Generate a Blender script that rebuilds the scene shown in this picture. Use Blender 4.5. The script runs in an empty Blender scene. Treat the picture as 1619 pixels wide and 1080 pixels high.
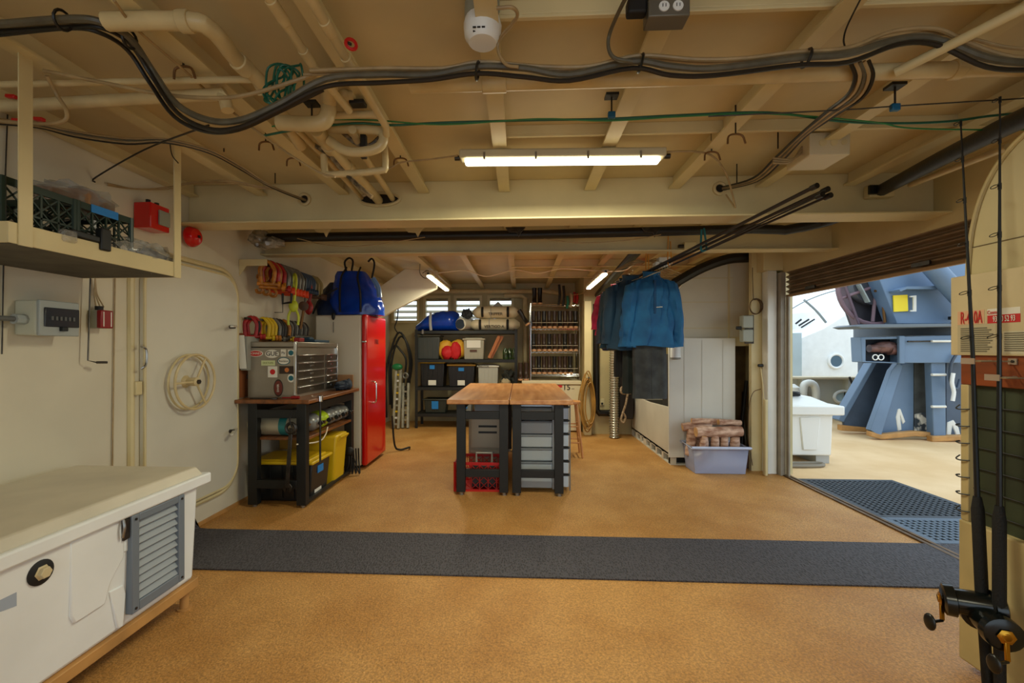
import bpy, math, random
from mathutils import Vector, Matrix, noise
sc = bpy.context.scene
COL = sc.collection
V = Vector
PI = math.pi
# ------------------------------------------------------------------ camera, sky, exposure
YAW = -0.0489; FPX = 700.0; CX = 788.0; HY = 551.0; EYE = 1.42
cd = bpy.data.cameras.new('camera'); cam = bpy.data.objects.new('camera', cd); COL.objects.link(cam)
cd.sensor_width = 36.0; cd.lens = FPX / 1619 * 36
cd.shift_x = (809.5 - CX) / 1619; cd.shift_y = -(540 - HY) / 1619
cd.clip_start = 0.05; cd.clip_end = 300
cam.location = (0, 0, EYE); cam.rotation_euler = (PI / 2, 0, -YAW)
sc.camera = cam
vs = sc.view_settings
vs.view_transform = 'Standard'; vs.look = 'None'; vs.gamma = 1.0; vs.use_curve_mapping = False
vs.exposure = -0.12
sc.cycles.use_denoising = True
sc.cycles.max_bounces = 8; sc.cycles.diffuse_bounces = 5
w = bpy.data.worlds.new('sky'); sc.world = w; w.use_nodes = True
bg = w.node_tree.nodes['Background']
bg.inputs[0].default_value = (0.76, 0.90, 1.0, 1); bg.inputs[1].default_value = 1.9

def dirpx(u):
    t = (u - CX) / FPX
    return math.sin(YAW) + math.cos(YAW) * t, math.cos(YAW) - math.sin(YAW) * t
def at(u, v, Y):                      # point of the room at distance Y seen at (u, v)
    dx, dy = dirpx(u); s = Y / dy
    return V((s * dx, Y, EYE - s * (v - HY) / FPX))
def atX(u, v, X):
    dx, dy = dirpx(u); s = X / dx
    return V((X, s * dy, EYE - s * (v - HY) / FPX))
def atZ(u, v, Z):
    dx, dy = dirpx(u); s = (EYE - Z) * FPX / (v - HY)
    return V((s * dx, s * dy, Z))
# ------------------------------------------------------------------ materials
def lin(c):
    c = c / 255.0
    return c / 12.92 if c <= 0.04045 else ((c + 0.055) / 1.055) ** 2.4
def L3(c): return (lin(c[0]), lin(c[1]), lin(c[2]), 1)
MATS = {}
def M(name, col, rough=0.55, metal=0.0, var=0.0, vs_=6.0, col2=None, bump=0.0, bs=60.0, emit=None, es=0.0, trans=0.0, alpha=1.0, coat=0.0, stretch=None, thr=(0.35, 0.65)):
    if name in MATS: return MATS[name]
    m = bpy.data.materials.new(name); m.use_nodes = True; nt = m.node_tree; b = nt.nodes['Principled BSDF']
    b.inputs['Base Color'].default_value = L3(col); b.inputs['Roughness'].default_value = rough; b.inputs['Metallic'].default_value = metal
    if trans: b.inputs['Transmission Weight'].default_value = trans
    if alpha < 1: b.inputs['Alpha'].default_value = alpha
    if coat: b.inputs['Coat Weight'].default_value = coat; b.inputs['Coat Roughness'].default_value = 0.08
    if emit: b.inputs['Emission Color'].default_value = L3(emit); b.inputs['Emission Strength'].default_value = es
    N = nt.nodes; K = nt.links
    tc = N.new('ShaderNodeTexCoord'); src = tc.outputs['Object']
    if stretch:
        mp = N.new('ShaderNodeMapping'); mp.inputs['Scale'].default_value = stretch; K.new(src, mp.inputs[0]); src = mp.outputs[0]
    if var or col2:
        n = N.new('ShaderNodeTexNoise'); n.inputs['Scale'].default_value = vs_; n.inputs['Detail'].default_value = 5; K.new(src, n.inputs['Vector'])
        r = N.new('ShaderNodeValToRGB'); K.new(n.outputs[0], r.inputs[0])
        c2 = col2 if col2 else tuple(max(0, x * (1 - var)) for x in col)
        r.color_ramp.elements[0].position = thr[0]; r.color_ramp.elements[1].position = thr[1]
        r.color_ramp.elements[0].color = L3(c2); r.color_ramp.elements[1].color = L3(col)
        K.new(r.outputs[0], b.inputs['Base Color'])
    if bump:
        n2 = N.new('ShaderNodeTexNoise'); n2.inputs['Scale'].default_value = bs; n2.inputs['Detail'].default_value = 4; K.new(tc.outputs['Object'], n2.inputs['Vector'])
        bp = N.new('ShaderNodeBump'); bp.inputs['Strength'].default_value = bump; bp.inputs['Distance'].default_value = 0.01
        K.new(n2.outputs[0], bp.inputs['Height']); K.new(bp.outputs[0], b.inputs['Normal'])
    MATS[name] = m
    return m
def wood(name, c1, c2, scale=3.0, axis=0, rough=0.45):
    if name in MATS: return MATS[name]
    st = [6, 6, 6]; st[axis] = 0.6
    return M(name, c1, rough=rough, col2=c2, vs_=scale, stretch=tuple(st), thr=(0.3, 0.7), bump=0.05, bs=80)
# ------------------------------------------------------------------ mesh builder
def frame_from(axis):
    a = axis.normalized(); t = V((0, 0, 1)) if abs(a.z) < 0.9 else V((1, 0, 0))
    x = t.cross(a).normalized(); return x, a.cross(x).normalized(), a
def crom(pts, n=6, closed=False):
    P = [V(p) for p in pts]; out = []
    m = len(P); rng = m if closed else m - 1
    for i in range(rng):
        p0 = P[(i - 1) % m] if (closed or i > 0) else P[0] * 2 - P[1]
        p1 = P[i]; p2 = P[(i + 1) % m]
        p3 = P[(i + 2) % m] if (closed or i + 2 < m) else P[-1] * 2 - P[-2]
        for k in range(n):
            t = k / n
            out.append(0.5 * ((2 * p1) + (p2 - p0) * t + (2 * p0 - 5 * p1 + 4 * p2 - p3) * t * t + (3 * p1 - p0 - 3 * p2 + p3) * t ** 3))
    if not closed: out.append(P[-1].copy())
    return out
class MB:
    def __init__(s): s.v = []; s.f = []
    def add(s, vs, fs):
        o = len(s.v); s.v += [V(p) for p in vs]; s.f += [tuple(o + i for i in f) for f in fs]; return s
    def box(s, x0, x1, y0, y1, z0, z1):
        if x0 > x1: x0, x1 = x1, x0
        if y0 > y1: y0, y1 = y1, y0
        if z0 > z1: z0, z1 = z1, z0
        return s.add([(x0, y0, z0), (x1, y0, z0), (x1, y1, z0), (x0, y1, z0), (x0, y0, z1), (x1, y0, z1), (x1, y1, z1), (x0, y1, z1)],
                     [(3, 2, 1, 0), (4, 5, 6, 7), (0, 1, 5, 4), (1, 2, 6, 5), (2, 3, 7, 6), (3, 0, 4, 7)])
    def cbox(s, c, d): return s.box(c[0] - d[0] / 2, c[0] + d[0] / 2, c[1] - d[1] / 2, c[1] + d[1] / 2, c[2] - d[2] / 2, c[2] + d[2] / 2)
    def bar(s, p, q, w, h, up=(0, 0, 1)):
        p = V(p); q = V(q); a = (q - p).normalized(); u = V(up)
        if abs(a.dot(u)) > 0.98: u = V((0, 1, 0))
        x = a.cross(u).normalized(); y = x.cross(a).normalized()
        vs = [c + x * (i * w / 2) + y * (j * h / 2) for c in (p, q) for i, j in ((-1, -1), (1, -1), (1, 1), (-1, 1))]
        return s.add(vs, [(0, 1, 2, 3), (7, 6, 5, 4), (0, 4, 5, 1), (1, 5, 6, 2), (2, 6, 7, 3), (3, 7, 4, 0)])
    def taper(s, x0, x1, y0, y1, z0, z1, k=0.9, ky=None):   # box whose bottom is k times as wide
        ky = k if ky is None else ky
        cx, cy = (x0 + x1) / 2, (y0 + y1) / 2; a, b = (x1 - x0) / 2, (y1 - y0) / 2
        return s.add([(cx - a * k, cy - b * ky, z0), (cx + a * k, cy - b * ky, z0), (cx + a * k, cy + b * ky, z0), (cx - a * k, cy + b * ky, z0),
                      (x0, y0, z1), (x1, y0, z1), (x1, y1, z1), (x0, y1, z1)], [(3, 2, 1, 0), (4, 5, 6, 7), (0, 1, 5, 4), (1, 2, 6, 5), (2, 3, 7, 6), (3, 0, 4, 7)])
    def tube(s, pts, r, n=8, closed=False, sm=0, cap=True):
        P = crom(pts, sm, closed) if sm else [V(p) for p in pts]
        m = len(P); rr = r if callable(r) else (lambda t: r)
        tg = []
        for i in range(m):
            a = P[(i - 1) % m] if (closed or i > 0) else P[i]; b = P[(i + 1) % m] if (closed or i < m - 1) else P[i]
            d = b - a; tg.append(d.normalized() if d.length > 1e-9 else V((0, 0, 1)))
        x, y, _ = frame_from(tg[0]); vs = []
        for i in range(m):
            if i:
                x = (x - tg[i] * x.dot(tg[i]));
                x = x.normalized() if x.length > 1e-6 else frame_from(tg[i])[0]
            y = tg[i].cross(x); R = rr(i / max(1, m - 1))
            vs += [P[i] + (x * math.cos(2 * PI * k / n) + y * math.sin(2 * PI * k / n)) * R for k in range(n)]
        fs = []
        for i in range(m if closed else m - 1):
            j = (i + 1) % m
            for k in range(n): fs.append((i * n + k, i * n + (k + 1) % n, j * n + (k + 1) % n, j * n + k))
        if not closed and cap: fs += [tuple(range(n - 1, -1, -1)), tuple((m - 1) * n + k for k in range(n))]
        return s.add(vs, fs)
    def cyl(s, p, q, r, r2=None, n=16):
        r2 = r if r2 is None else r2; p = V(p); q = V(q)
        return s.tube([p, q], lambda t: r + (r2 - r) * t, n)
    def ring(s, c, R, r, ax=(0, 0, 1), n=24, m=8, ry=None):
        x, y, _ = frame_from(V(ax)); c = V(c); ry = ry or R
        return s.tube([c + x * (R * math.cos(2 * PI * i / n)) + y * (ry * math.sin(2 * PI * i / n)) for i in range(n)], r, m, closed=True)
    def lathe(s, prof, base, ax=(0, 0, 1), n=20):
        x, y, a = frame_from(V(ax)); base = V(base)
        vs = []
        for r, h in prof: vs += [base + a * h + (x * math.cos(2 * PI * k / n) + y * math.sin(2 * PI * k / n)) * max(r, 1e-5) for k in range(n)]
        fs = [(i * n + k, i * n + (k + 1) % n, (i + 1) * n + (k + 1) % n, (i + 1) * n + k) for i in range(len(prof) - 1) for k in range(n)]
        fs += [tuple(range(n - 1, -1, -1)), tuple((len(prof) - 1) * n + k for k in range(n))]
        return s.add(vs, fs)
    def prism(s, poly, ext):
        P = [V(p) for p in poly]; e = V(ext); n = len(P)
        return s.add(P + [p + e for p in P], [tuple(range(n - 1, -1, -1)), tuple(range(n, 2 * n))] + [(i, (i + 1) % n, n + (i + 1) % n, n + i) for i in range(n)])
    def ell(s, c, r, n=16, m=10, amp=0.0, fr=4.0, seed=0.0):
        vs = []; c = V(c)
        for i in range(m + 1):
            ph = PI * i / m
            for k in range(n):
                th = 2 * PI * k / n; d = V((math.sin(ph) * math.cos(th), math.sin(ph) * math.sin(th), math.cos(ph)))
                g = 1 + (amp * noise.noise(d * fr + V((seed, seed * 2, 0))) if amp else 0)
                vs.append(c + V((d.x * r[0], d.y * r[1], d.z * r[2])) * g)
        fs = [(i * n + (k + 1) % n, i * n + k, (i + 1) * n + k, (i + 1) * n + (k + 1) % n) for i in range(m) for k in range(n)]
        return s.add(vs, fs)
    def loft(s, rings, cap=True, closed=True):
        n = len(rings[0]); vs = [p for r in rings for p in r]
        fs = []
        for i in range(len(rings) - 1):
            for k in range(n if closed else n - 1): fs.append((i * n + k, i * n + (k + 1) % n, (i + 1) * n + (k + 1) % n, (i + 1) * n + k))
        if cap and closed: fs += [tuple(range(n - 1, -1, -1)), tuple((len(rings) - 1) * n + k for k in range(n))]
        return s.add(vs, fs)
    def move(s, d, i0=0):
        d = V(d)
        for i in range(i0, len(s.v)): s.v[i] = s.v[i] + d
        return s
    def xf(s, mat, i0=0):
        for i in range(i0, len(s.v)): s.v[i] = mat @ s.v[i]
        return s
def woff(o):
    d = V((0, 0, 0))
    while o: d += V(o.location); o = o.parent
    return d
def O(name, mb, mat, parent=None, bev=0.0, ang=35, label=None, seg=2, sub=0):
    me = bpy.data.meshes.new(name)
    off = woff(parent) if parent else None
    if off is None:
        xs = [p.x for p in mb.v]; ys = [p.y for p in mb.v]; zs = [p.z for p in mb.v]
        off = V(((min(xs) + max(xs)) / 2, (min(ys) + max(ys)) / 2, min(zs)))
    me.from_pydata([tuple(p - off) for p in mb.v], [], mb.f); me.validate(); me.update()
    for p in me.polygons: p.use_smooth = True
    me.set_sharp_from_angle(angle=math.radians(ang))
    me.materials.append(mat)
    o = bpy.data.objects.new(name, me); COL.objects.link(o)
    if parent: o.parent = parent
    else: o.location = off
    if bev:
        b = o.modifiers.new('bevel', 'BEVEL'); b.width = bev; b.segments = seg; b.limit_method = 'ANGLE'; b.angle_limit = math.radians(40)
        b.harden_normals = False
    if sub:
        b = o.modifiers.new('subsurf', 'SUBSURF'); b.levels = sub; b.render_levels = sub
    if label: o['label'] = label
    return o
def tag(o, label, cat, group=None, kind=None):
    o['label'] = label; o['category'] = cat
    if group: o['group'] = group
    if kind: o['kind'] = kind
    return o
def T(name, label, cat, loc=(0, 0, 0), group=None, kind=None):
    o = bpy.data.objects.new(name, None); COL.objects.link(o); o.location = loc; o.empty_display_size = 0.1
    return tag(o, label, cat, group, kind)
def one(name, mb, mat, label, cat, group=None, bev=0.0, kind=None, ang=35, sub=0):
    return tag(O(name, mb, mat, None, bev, ang, sub=sub), label, cat, group, kind)
def struct(name, mb, mat, label, cat, bev=0.0): return one(name, mb, mat, label, cat, None, bev, 'structure')
def dup(o, loc=None, rz=None, label=None, parent=None, rot=None):
    c = o.copy(); COL.objects.link(c)
    if parent is not None: c.parent = parent
    for ch in list(o.children): dup(ch, parent=c)
    if loc is not None: c.location = loc
    if rz is not None: c.rotation_euler = (0, 0, rz)
    if rot is not None: c.rotation_euler = rot
    if label: c['label'] = label
    return c
def text(s, size, c, right, up, mat, parent, name='lettering', ext=0.0008, wide=1.0):
    cu = bpy.data.curves.new('t', 'FONT'); cu.body = s; cu.size = size; cu.align_x = 'CENTER'; cu.align_y = 'CENTER'; cu.extrude = ext; cu.resolution_u = 3; cu.offset = size * 0.008
    to = bpy.data.objects.new('t', cu)
    me = bpy.data.meshes.new_from_object(to); bpy.data.objects.remove(to); bpy.data.curves.remove(cu)
    r = V(right).normalized(); u = V(up).normalized(); n = r.cross(u)
    mt = Matrix((( r.x * wide, u.x, n.x, c[0]), (r.y * wide, u.y, n.y, c[1]), (r.z * wide, u.z, n.z, c[2]), (0, 0, 0, 1)))
    me.transform(mt); off = woff(parent); me.transform(Matrix.Translation(-off)); me.materials.clear(); me.materials.append(mat)
    o = bpy.data.objects.new(name, me); COL.objects.link(o); o.parent = parent
    return o
ORD = ['first', 'second', 'third', 'fourth', 'fifth', 'sixth', 'seventh', 'eighth', 'ninth', 'tenth', 'eleventh', 'twelfth', 'thirteenth', 'fourteenth', 'fifteenth']
# palette
wall_m = M('wall_paint', (222, 214, 192), rough=0.5, var=0.07, vs_=1.3, bump=0.02, bs=25)
cream = M('cream_paint', (220, 204, 156), rough=0.42, var=0.08, vs_=2.0, bump=0.03, bs=30)
ceil_m = M('ceiling_paint', (214, 196, 150), rough=0.5, var=0.10, vs_=1.5, bump=0.03, bs=20)
pipe_m = M('pipe_paint', (212, 192, 144), rough=0.38, var=0.08, vs_=8)
white_p = M('white_paint', (232, 232, 226), rough=0.4, var=0.04, vs_=3)
white_pl = M('white_plastic', (236, 240, 242), rough=0.4, var=0.04, vs_=2.5)
black = M('black_paint', (22, 24, 24), rough=0.5, var=0.2, vs_=8)
blackr = M('black_rubber', (17, 17, 18), rough=0.65)
steel = M('steel', (170, 168, 162), rough=0.32, metal=1.0, var=0.12, vs_=9)
dsteel = M('dark_steel', (84, 80, 76), rough=0.4, metal=0.9, var=0.2, vs_=20)
chrome = M('chrome', (210, 210, 210), rough=0.15, metal=1.0)
grayp = M('grey_plastic', (140, 142, 138), rough=0.5)
redp = M('red_paint', (205, 12, 10), rough=0.22, coat=0.4)
redpl = M('red_plastic', (190, 22, 18), rough=0.4)
bluec = M('blue_vinyl', (14, 70, 190), rough=0.2, var=0.25, vs_=4)
yel = M('yellow_plastic', (214, 178, 20), rough=0.4)
butcher = wood('butcher_block', (208, 152, 98), (172, 112, 62), 3, 1, 0.35)
benchw = wood('worn_bench_top', (150, 92, 46), (92, 54, 26), 4, 1, 0.35)
paper = M('paper', (226, 224, 214), rough=0.7)
tape_b = M('blue_tape', (24, 122, 200), rough=0.6)
floor_m = M('floor_nonskid', (208, 156, 88), rough=0.5, col2=(190, 136, 68), vs_=3.0, bump=0.7, bs=130)
def speckle(m, scale, lo, hi):
    nt = m.node_tree; b = nt.nodes['Principled BSDF']; l = b.inputs['Base Color'].links[0]; src = l.from_socket
    n = nt.nodes.new('ShaderNodeTexNoise'); n.inputs['Scale'].default_value = scale; n.inputs['Detail'].default_value = 3; n.inputs['Roughness'].default_value = .8
    nt.links.new(nt.nodes['Texture Coordinate'].outputs['Object'], n.inputs['Vector'])
    r = nt.nodes.new('ShaderNodeValToRGB'); r.color_ramp.elements[0].position = .38; r.color_ramp.elements[1].position = .62
    r.color_ramp.elements[0].color = (lo, lo, lo, 1); r.color_ramp.elements[1].color = (hi, hi, hi, 1); nt.links.new(n.outputs[0], r.inputs[0])
    mx = nt.nodes.new('ShaderNodeMix'); mx.data_type = 'RGBA'; mx.blend_type = 'MULTIPLY'; mx.inputs[0].default_value = 1
    nt.links.new(src, mx.inputs[6]); nt.links.new(r.outputs[0], mx.inputs[7]); nt.links.new(mx.outputs[2], b.inputs['Base Color'])
speckle(floor_m, 90, .62, 1.12)
greenw = M('green_cable', (12, 92, 70), rough=0.45)
# ------------------------------------------------------------------ the room shell
XL, XR, YB, ZC = -2.565, 2.95, 8.6, 2.68
G1, G2 = 3.31, 4.34
mb = MB().box(XL - .2, XR + .0, -3.2, 8.9, -0.12, 0)
struct('floor', mb, floor_m, 'tan nonskid painted steel floor of the ship workshop', 'floor')
deck_m = M('deck_nonskid', (234, 202, 156), rough=0.7, col2=(220, 184, 134), vs_=1.6, bump=0.4, bs=120)
struct('floor_deck', MB().box(XR, 22, -6, 24, -0.14, -0.012), deck_m, 'pale tan open deck outside the roller door', 'floor')
struct('wall_left', MB().box(XL - .18, XL, -3.2, 8.9, 0, 2.8), wall_m, 'cream painted steel wall with the watertight door', 'wall')
# unseen wall added behind the camera to limit daylight, open at the right
struct('wall_daylight_block', MB().box(XL, -1.9, -3.2, -3.1, 0, 2.68).box(-1.9, XR, -3.2, -3.1, 2.3, 2.68), wall_m, 'added cream wall behind the camera that limits daylight from the wide opening', 'wall')
# back wall with four louvred windows
WX = [(-2.489, -1.999), (-1.861, -1.387), (-1.262, -0.766), (-0.606, -0.15)]; WZ = (1.95, 2.42)
mb = MB().box(XL, 1.06, YB, YB + .15, 0, WZ[0]).box(XL, 1.06, YB, YB + .15, WZ[1], 2.8)
xs = [XL] + [x for p in WX for x in p] + [1.06]
for i in range(0, len(xs), 2): mb.box(xs[i], xs[i + 1], YB, YB + .15, WZ[0], WZ[1])
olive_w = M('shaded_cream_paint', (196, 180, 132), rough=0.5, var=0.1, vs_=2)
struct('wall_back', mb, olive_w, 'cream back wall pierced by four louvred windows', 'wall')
lou = M('louver_paint', (214, 208, 184), rough=0.5)
for i, (a, b) in enumerate(WX):
    t = T('window_%d' % (i + 1), '%s louvred window from the left in the back wall' % ORD[i], 'window', ((a + b) / 2, YB, WZ[0]), 'louvred windows in the back wall', 'structure')
    mb = MB().box(a - .03, a + .02, YB - .03, YB + .1, WZ[0] - .03, WZ[1] + .03).box(b - .02, b + .03, YB - .03, YB + .1, WZ[0] - .03, WZ[1] + .03)
    mb.box(a + .02, b - .02, YB - .03, YB + .1, WZ[0] - .03, WZ[0] + .02).box(a + .02, b - .02, YB - .03, YB + .1, WZ[1] - .02, WZ[1] + .03)
    O('window_frame', mb, cream, t)
    mb = MB()
    for k in range(4):
        z = WZ[0] + .05 + k * .115
        mb.prism([(a + .02, YB + .02, z), (a + .02, YB + .10, z + .05), (a + .02, YB + .10, z + .06), (a + .02, YB + .02, z + .01)], (b - a - .04, 0, 0))
    O('louver_blades', mb, lou, t)
# right-hand rear wall, recess walls, arch bulkhead
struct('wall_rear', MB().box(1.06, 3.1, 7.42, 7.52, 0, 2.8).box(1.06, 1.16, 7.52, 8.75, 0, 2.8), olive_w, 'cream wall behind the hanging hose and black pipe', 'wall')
mb = MB().box(XR, XR + .12, 5.15, 7.6, 0, 2.8).box(2.68, XR, 5.27, 5.33, 0, 2.68)
mb.box(XR, XR + .16, -3.2, 2.0, 0, 2.8).box(XR, XR + .16, 2.0, 5.15, 2.27, 2.8).box(2.74, XR + .02, 5.13, 5.27, 2.3, 2.68)
struct('wall_right', mb, cream, 'cream wall around the roller door opening', 'wall')
# bulkhead with arch at Y=5.6
YA = 5.62
arc = [(1060, 545), (1059, 490), (1063, 474), (1072, 458), (1086, 443), (1104, 430), (1124, 420), (1146, 414), (1166, 411)]
poly = [at(u, v, YA) for u, v in arc]; poly += [V((2.94, YA, poly[-1].z)), V((2.94, YA, poly[0].z))]
t = T('wall_bulkhead', 'cream arched bulkhead panel behind the hanging jackets', 'wall', (2.3, YA, 1.45), kind='structure')
O('arched_plate', MB().prism(poly, (0, .05, 0)), wall_m, t)
mb = MB()
for v in (440, 478, 519):
    p = at(1085 if v < 470 else 1066, v, YA - .004); q = at(1160, v, YA - .004); mb.box(p.x, q.x, p.y, p.y + .006, p.z - .004, p.z + .004)
p = at(1152, 413, YA); q = at(1152, 535, YA); mb.box(p.x - .01, p.x + .01, YA - .012, YA, q.z, p.z)
O('seam_strip', mb, cream, t)
struct('wall_nook', MB().box(2.615, 2.95, 5.95, 5.99, 0, 1.6).box(2.615, 2.63, 5.62, 5.95, 0, 1.45).box(2.615, 2.95, 5.62, 5.95, 1.45, 1.5), M('nook_shade', (120, 96, 56), rough=0.7, var=0.2), 'inner wall of the nook behind the arch, coloured to look shaded', 'wall')  # brown carries the nook's shade; panels close it in to keep it dark
# nook frame: narrow opening right of the white panel
struct('trim_1', MB().box(2.60, 2.945, 5.56, 5.618, 1.45, 1.56), cream, 'cream edge framing the narrow dark nook', 'trim')
# door posts and guide
struct('trim_2', MB().box(2.79, 2.895, 5.14, 5.26, 0, 2.3), white_p, 'white square door post beside the roller door', 'post', bev=.008)
struct('trim_3', MB().box(2.90, 2.955, 5.08, 5.16, 0, 2.27).box(2.955, 2.975, 5.03, 5.08, 0, 2.0), M('grey_paint', (158, 150, 136), rough=.45, var=.1), 'grey guide channel at the rear edge of the roller door', 'trim', bev=.003)
struct('trim_4', MB().box(2.925, 2.955, 2.0, 5.1, 0, .012).box(2.975, 3.0, 2.0, 5.1, 0, .012).box(2.955, 2.975, 2.0, 5.1, 0, .004), M('sill_metal', (120, 92, 60), rough=.5, metal=.3, var=.3, vs_=12), 'worn metal sill track under the roller door', 'sill')
struct('trim_5', MB().box(2.72, 2.755, 5.06, 5.12, 0, .85), cream, 'short cream pipe guard at the foot of the door post', 'trim', bev=.01)
# ceiling plate, stiffeners, girders
struct('ceiling', MB().box(XL - .1, XR + .1, -3.2, 8.9, ZC, ZC + .1), ceil_m, 'tan painted deckhead plating', 'ceiling')
SX = [-2.52, -1.975, -1.339, -0.724, -0.119, 0.512, 1.123, 1.744, 2.359]
n = 5
for i, x in enumerate(SX):
    n += 1; mb = MB()
    for (a, b) in ((-3.1, G1 - .01), (G1 + .03, G2 - .01), (G2 + .03, (YB - .01) if x < 1 else 7.4)):
        mb.box(x - .005, x + .005, a, b, 2.60, ZC); mb.box(x - .038, x + .042, a, b, 2.588, 2.60)
    struct('trim_%d' % n, mb, cream, 'long cream deckhead stiffener, %s from the left wall' % ORD[i], 'beam')
def girder(n, y, zb, x0, x1, label, fl=(-.14, .06)):
    mb = MB().box(x0, x1, y, y + .015, zb + .012, ZC).box(x0, x1, y + fl[0], y + fl[1], zb, zb + .014)
    return struct('trim_%d' % n, mb, cream, label, 'beam', bev=.003)
girder(15, G1, 2.348, XL, XR, 'big cream cross girder nearer the camera')
g = girder(16, G2, 2.342, XL, XR, 'cream cross girder behind the black pipe', (-.09, .04))
girder(17, 2.50, 2.615, -.119, XR, 'low cross beam over the fluorescent lamp', (-.0, .02))
girder(18, 1.60, 2.615, -.119, XR, 'low cross beam above the smoke detector', (-.0, .02))
girder(19, 6.3, 2.57, -.119, XR, 'deep yellowish cross beam over the boot rack', (-.02, .03))
girder(20, 7.25, 2.57, -.119, XR, 'rearmost cross beam near the boot rack', (-.02, .03))
# column beside the boot rack, diagonal brace at the left
struct('trim_21', MB().box(1.05, 1.17, 7.3, 7.42, 0, 2.2), cream, 'cream square column between boot rack and black pipe', 'column', bev=.01)
a = [at(664, 430, 6.6), at(691, 457, 6.6), at(622, 492, 6.6), at(560, 480, 6.6)]
br = [at(640, 425, 6.4), at(692, 428, 6.4), at(690, 456, 6.4), at(618, 493, 6.4), at(560, 530, 6.4), at(560, 482, 6.4)]
mb = MB().prism(br, (0, .09, 0))
struct('trim_22', mb, wall_m, 'cream slanted brace plate above the blue duffel', 'beam', bev=.01)
# deckhead girder openings
for nm, (u, v), rx, rz in (('a', (600, 315), .155, .048), ('b', (481, 315), .04, .04), ('c', (1138, 298), .04, .04)):
    p = at(u, v, G1 - .01); mb = MB().ring(p, rx, .012, (0, 1, 0), 28, 6, rz)
    P = [V((p.x + rx * math.cos(2 * PI * k / 28), G1 - .006, p.z + rz * math.sin(2 * PI * k / 28))) for k in range(28)]
    tt = T('trim_%d' % (23 + 'abc'.index(nm)), {'a': 'long oval pipe opening in the big cross girder', 'b': 'small round cable opening at the left of the big girder', 'c': 'small round cable opening at the right of the big girder'}[nm], 'opening', p, kind='structure')
    O('collar', mb, pipe_m, tt); O('dark_void', MB().prism(P, (0, .002, 0)), M('void', (30, 24, 14), rough=.9), tt)
# roller door
t = T('door_2', 'partly raised brown corrugated roller door', 'door', (XR + .03, 3.6, 2.0), kind='structure')
mb = MB(); z = 2.0
prof = []
for k in range(0, 61):
    zz = 2.015 + k * .0045; prof.append(V((2.985 + .018 * math.sin(k * 2 * PI / 12), 2.0, zz)))
prof2 = [p + V((.004, 0, 0)) for p in reversed(prof)]
mb.prism(prof + prof2, (0, 3.1, 0))
O('curtain', mb, M('roller_brown', (136, 114, 90), rough=.4, metal=.3, var=.12, vs_=8), t, ang=60)
O('bottom_bar', MB().box(2.965, 3.0, 2.0, 5.1, 1.992, 2.018), M('bar_tan', (150, 116, 70), rough=.5), t, bev=.003)
O('latch', MB().box(2.955, 2.97, 3.35, 3.5, 2.03, 2.06).box(2.955, 2.97, 4.6, 4.75, 2.03, 2.06), dsteel, t)
# ------------------------------------------------------------------ mats on the floor
def ribbed(name, col, sx, sy, depth=.6, rough=.75):
    m = M(name, col, rough=rough); nt = m.node_tree; b = nt.nodes['Principled BSDF']
    tc = nt.nodes.new('ShaderNodeTexCoord'); w1 = nt.nodes.new('ShaderNodeTexVoronoi'); w1.inputs['Scale'].default_value = 55
    mp = nt.nodes.new('ShaderNodeMapping'); mp.inputs['Scale'].default_value = (sx, sy, 1); nt.links.new(tc.outputs['Object'], mp.inputs[0]); nt.links.new(mp.outputs[0], w1.inputs['Vector'])
    bp = nt.nodes.new('ShaderNodeBump'); bp.inputs['Strength'].default_value = depth; bp.inputs['Distance'].default_value = .01
    nt.links.new(w1.outputs['Distance'], bp.inputs['Height']); nt.links.new(bp.outputs[0], b.inputs['Normal'])
    r = nt.nodes.new('ShaderNodeValToRGB'); r.color_ramp.elements[0].color = L3(tuple(c * .45 for c in col)); r.color_ramp.elements[1].color = L3(tuple(min(255, c * 1.15) for c in col)); r.color_ramp.elements[0].position = .1; r.color_ramp.elements[1].position = .55
    nt.links.new(w1.outputs['Distance'], r.inputs[0]); nt.links.new(r.outputs[0], b.inputs['Base Color'])
    return m
runner_m = ribbed('runner_mat', (66, 64, 70), 1.8, .7)
pts = [V((XL + .012, 2.74, .10)), V((XL + .02, 2.74, .05)), V((XL + .06, 2.74, .015)), V((XL + .12, 2.74, .010)), V((2.6, 2.74, .010)), V((3.9, 2.74, .010))]
low = [p + V((.008 if i < 2 else 0, 0, -.009)) for i, p in enumerate(pts)]
one('runner_mat', MB().prism(pts + low[::-1], (0, .61, 0)), runner_m, 'long dark grey ribbed runner mat crossing the tan floor, its end curled up the wall', 'floor mat')
def hole_mat(name, x0, x1, y0, y1, c, cell, label):
    t = T(name, label, 'rubber mat', ((x0 + x1) / 2, (y0 + y1) / 2, -.012))
    mb = MB(); nx = int((x1 - x0) / cell); ny = int((y1 - y0) / cell); dx = (x1 - x0) / nx; dy = (y1 - y0) / ny
    for i in range(nx + 1): x = x0 + i * dx; mb.box(x - .009, x + .009, y0, y1, -.011, .004)
    for j in range(ny + 1): y = y0 + j * dy; mb.box(x0, x1, y - .009, y + .009, -.011, .003)
    O('grid_web', mb, c, t)
    O('under_sheet', MB().box(x0, x1, y0, y1, -.0115, -.008), blackr, t)
    O('border', MB().box(x0 - .05, x0, y0 - .05, y1 + .05, -.011, .005).box(x1, x1 + .05, y0 - .05, y1 + .05, -.011, .005).box(x0, x1, y0 - .05, y0, -.011, .005).box(x0, x1, y1, y1 + .05, -.011, .005), c, t, bev=.003)
hole_mat('drainage_mat', 3.06, 3.95, 3.92, 4.92, M('mat_slate', (58, 66, 76), rough=.6), .05, 'dark perforated rubber mat outside the sill, the one nearer the white tote')
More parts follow.
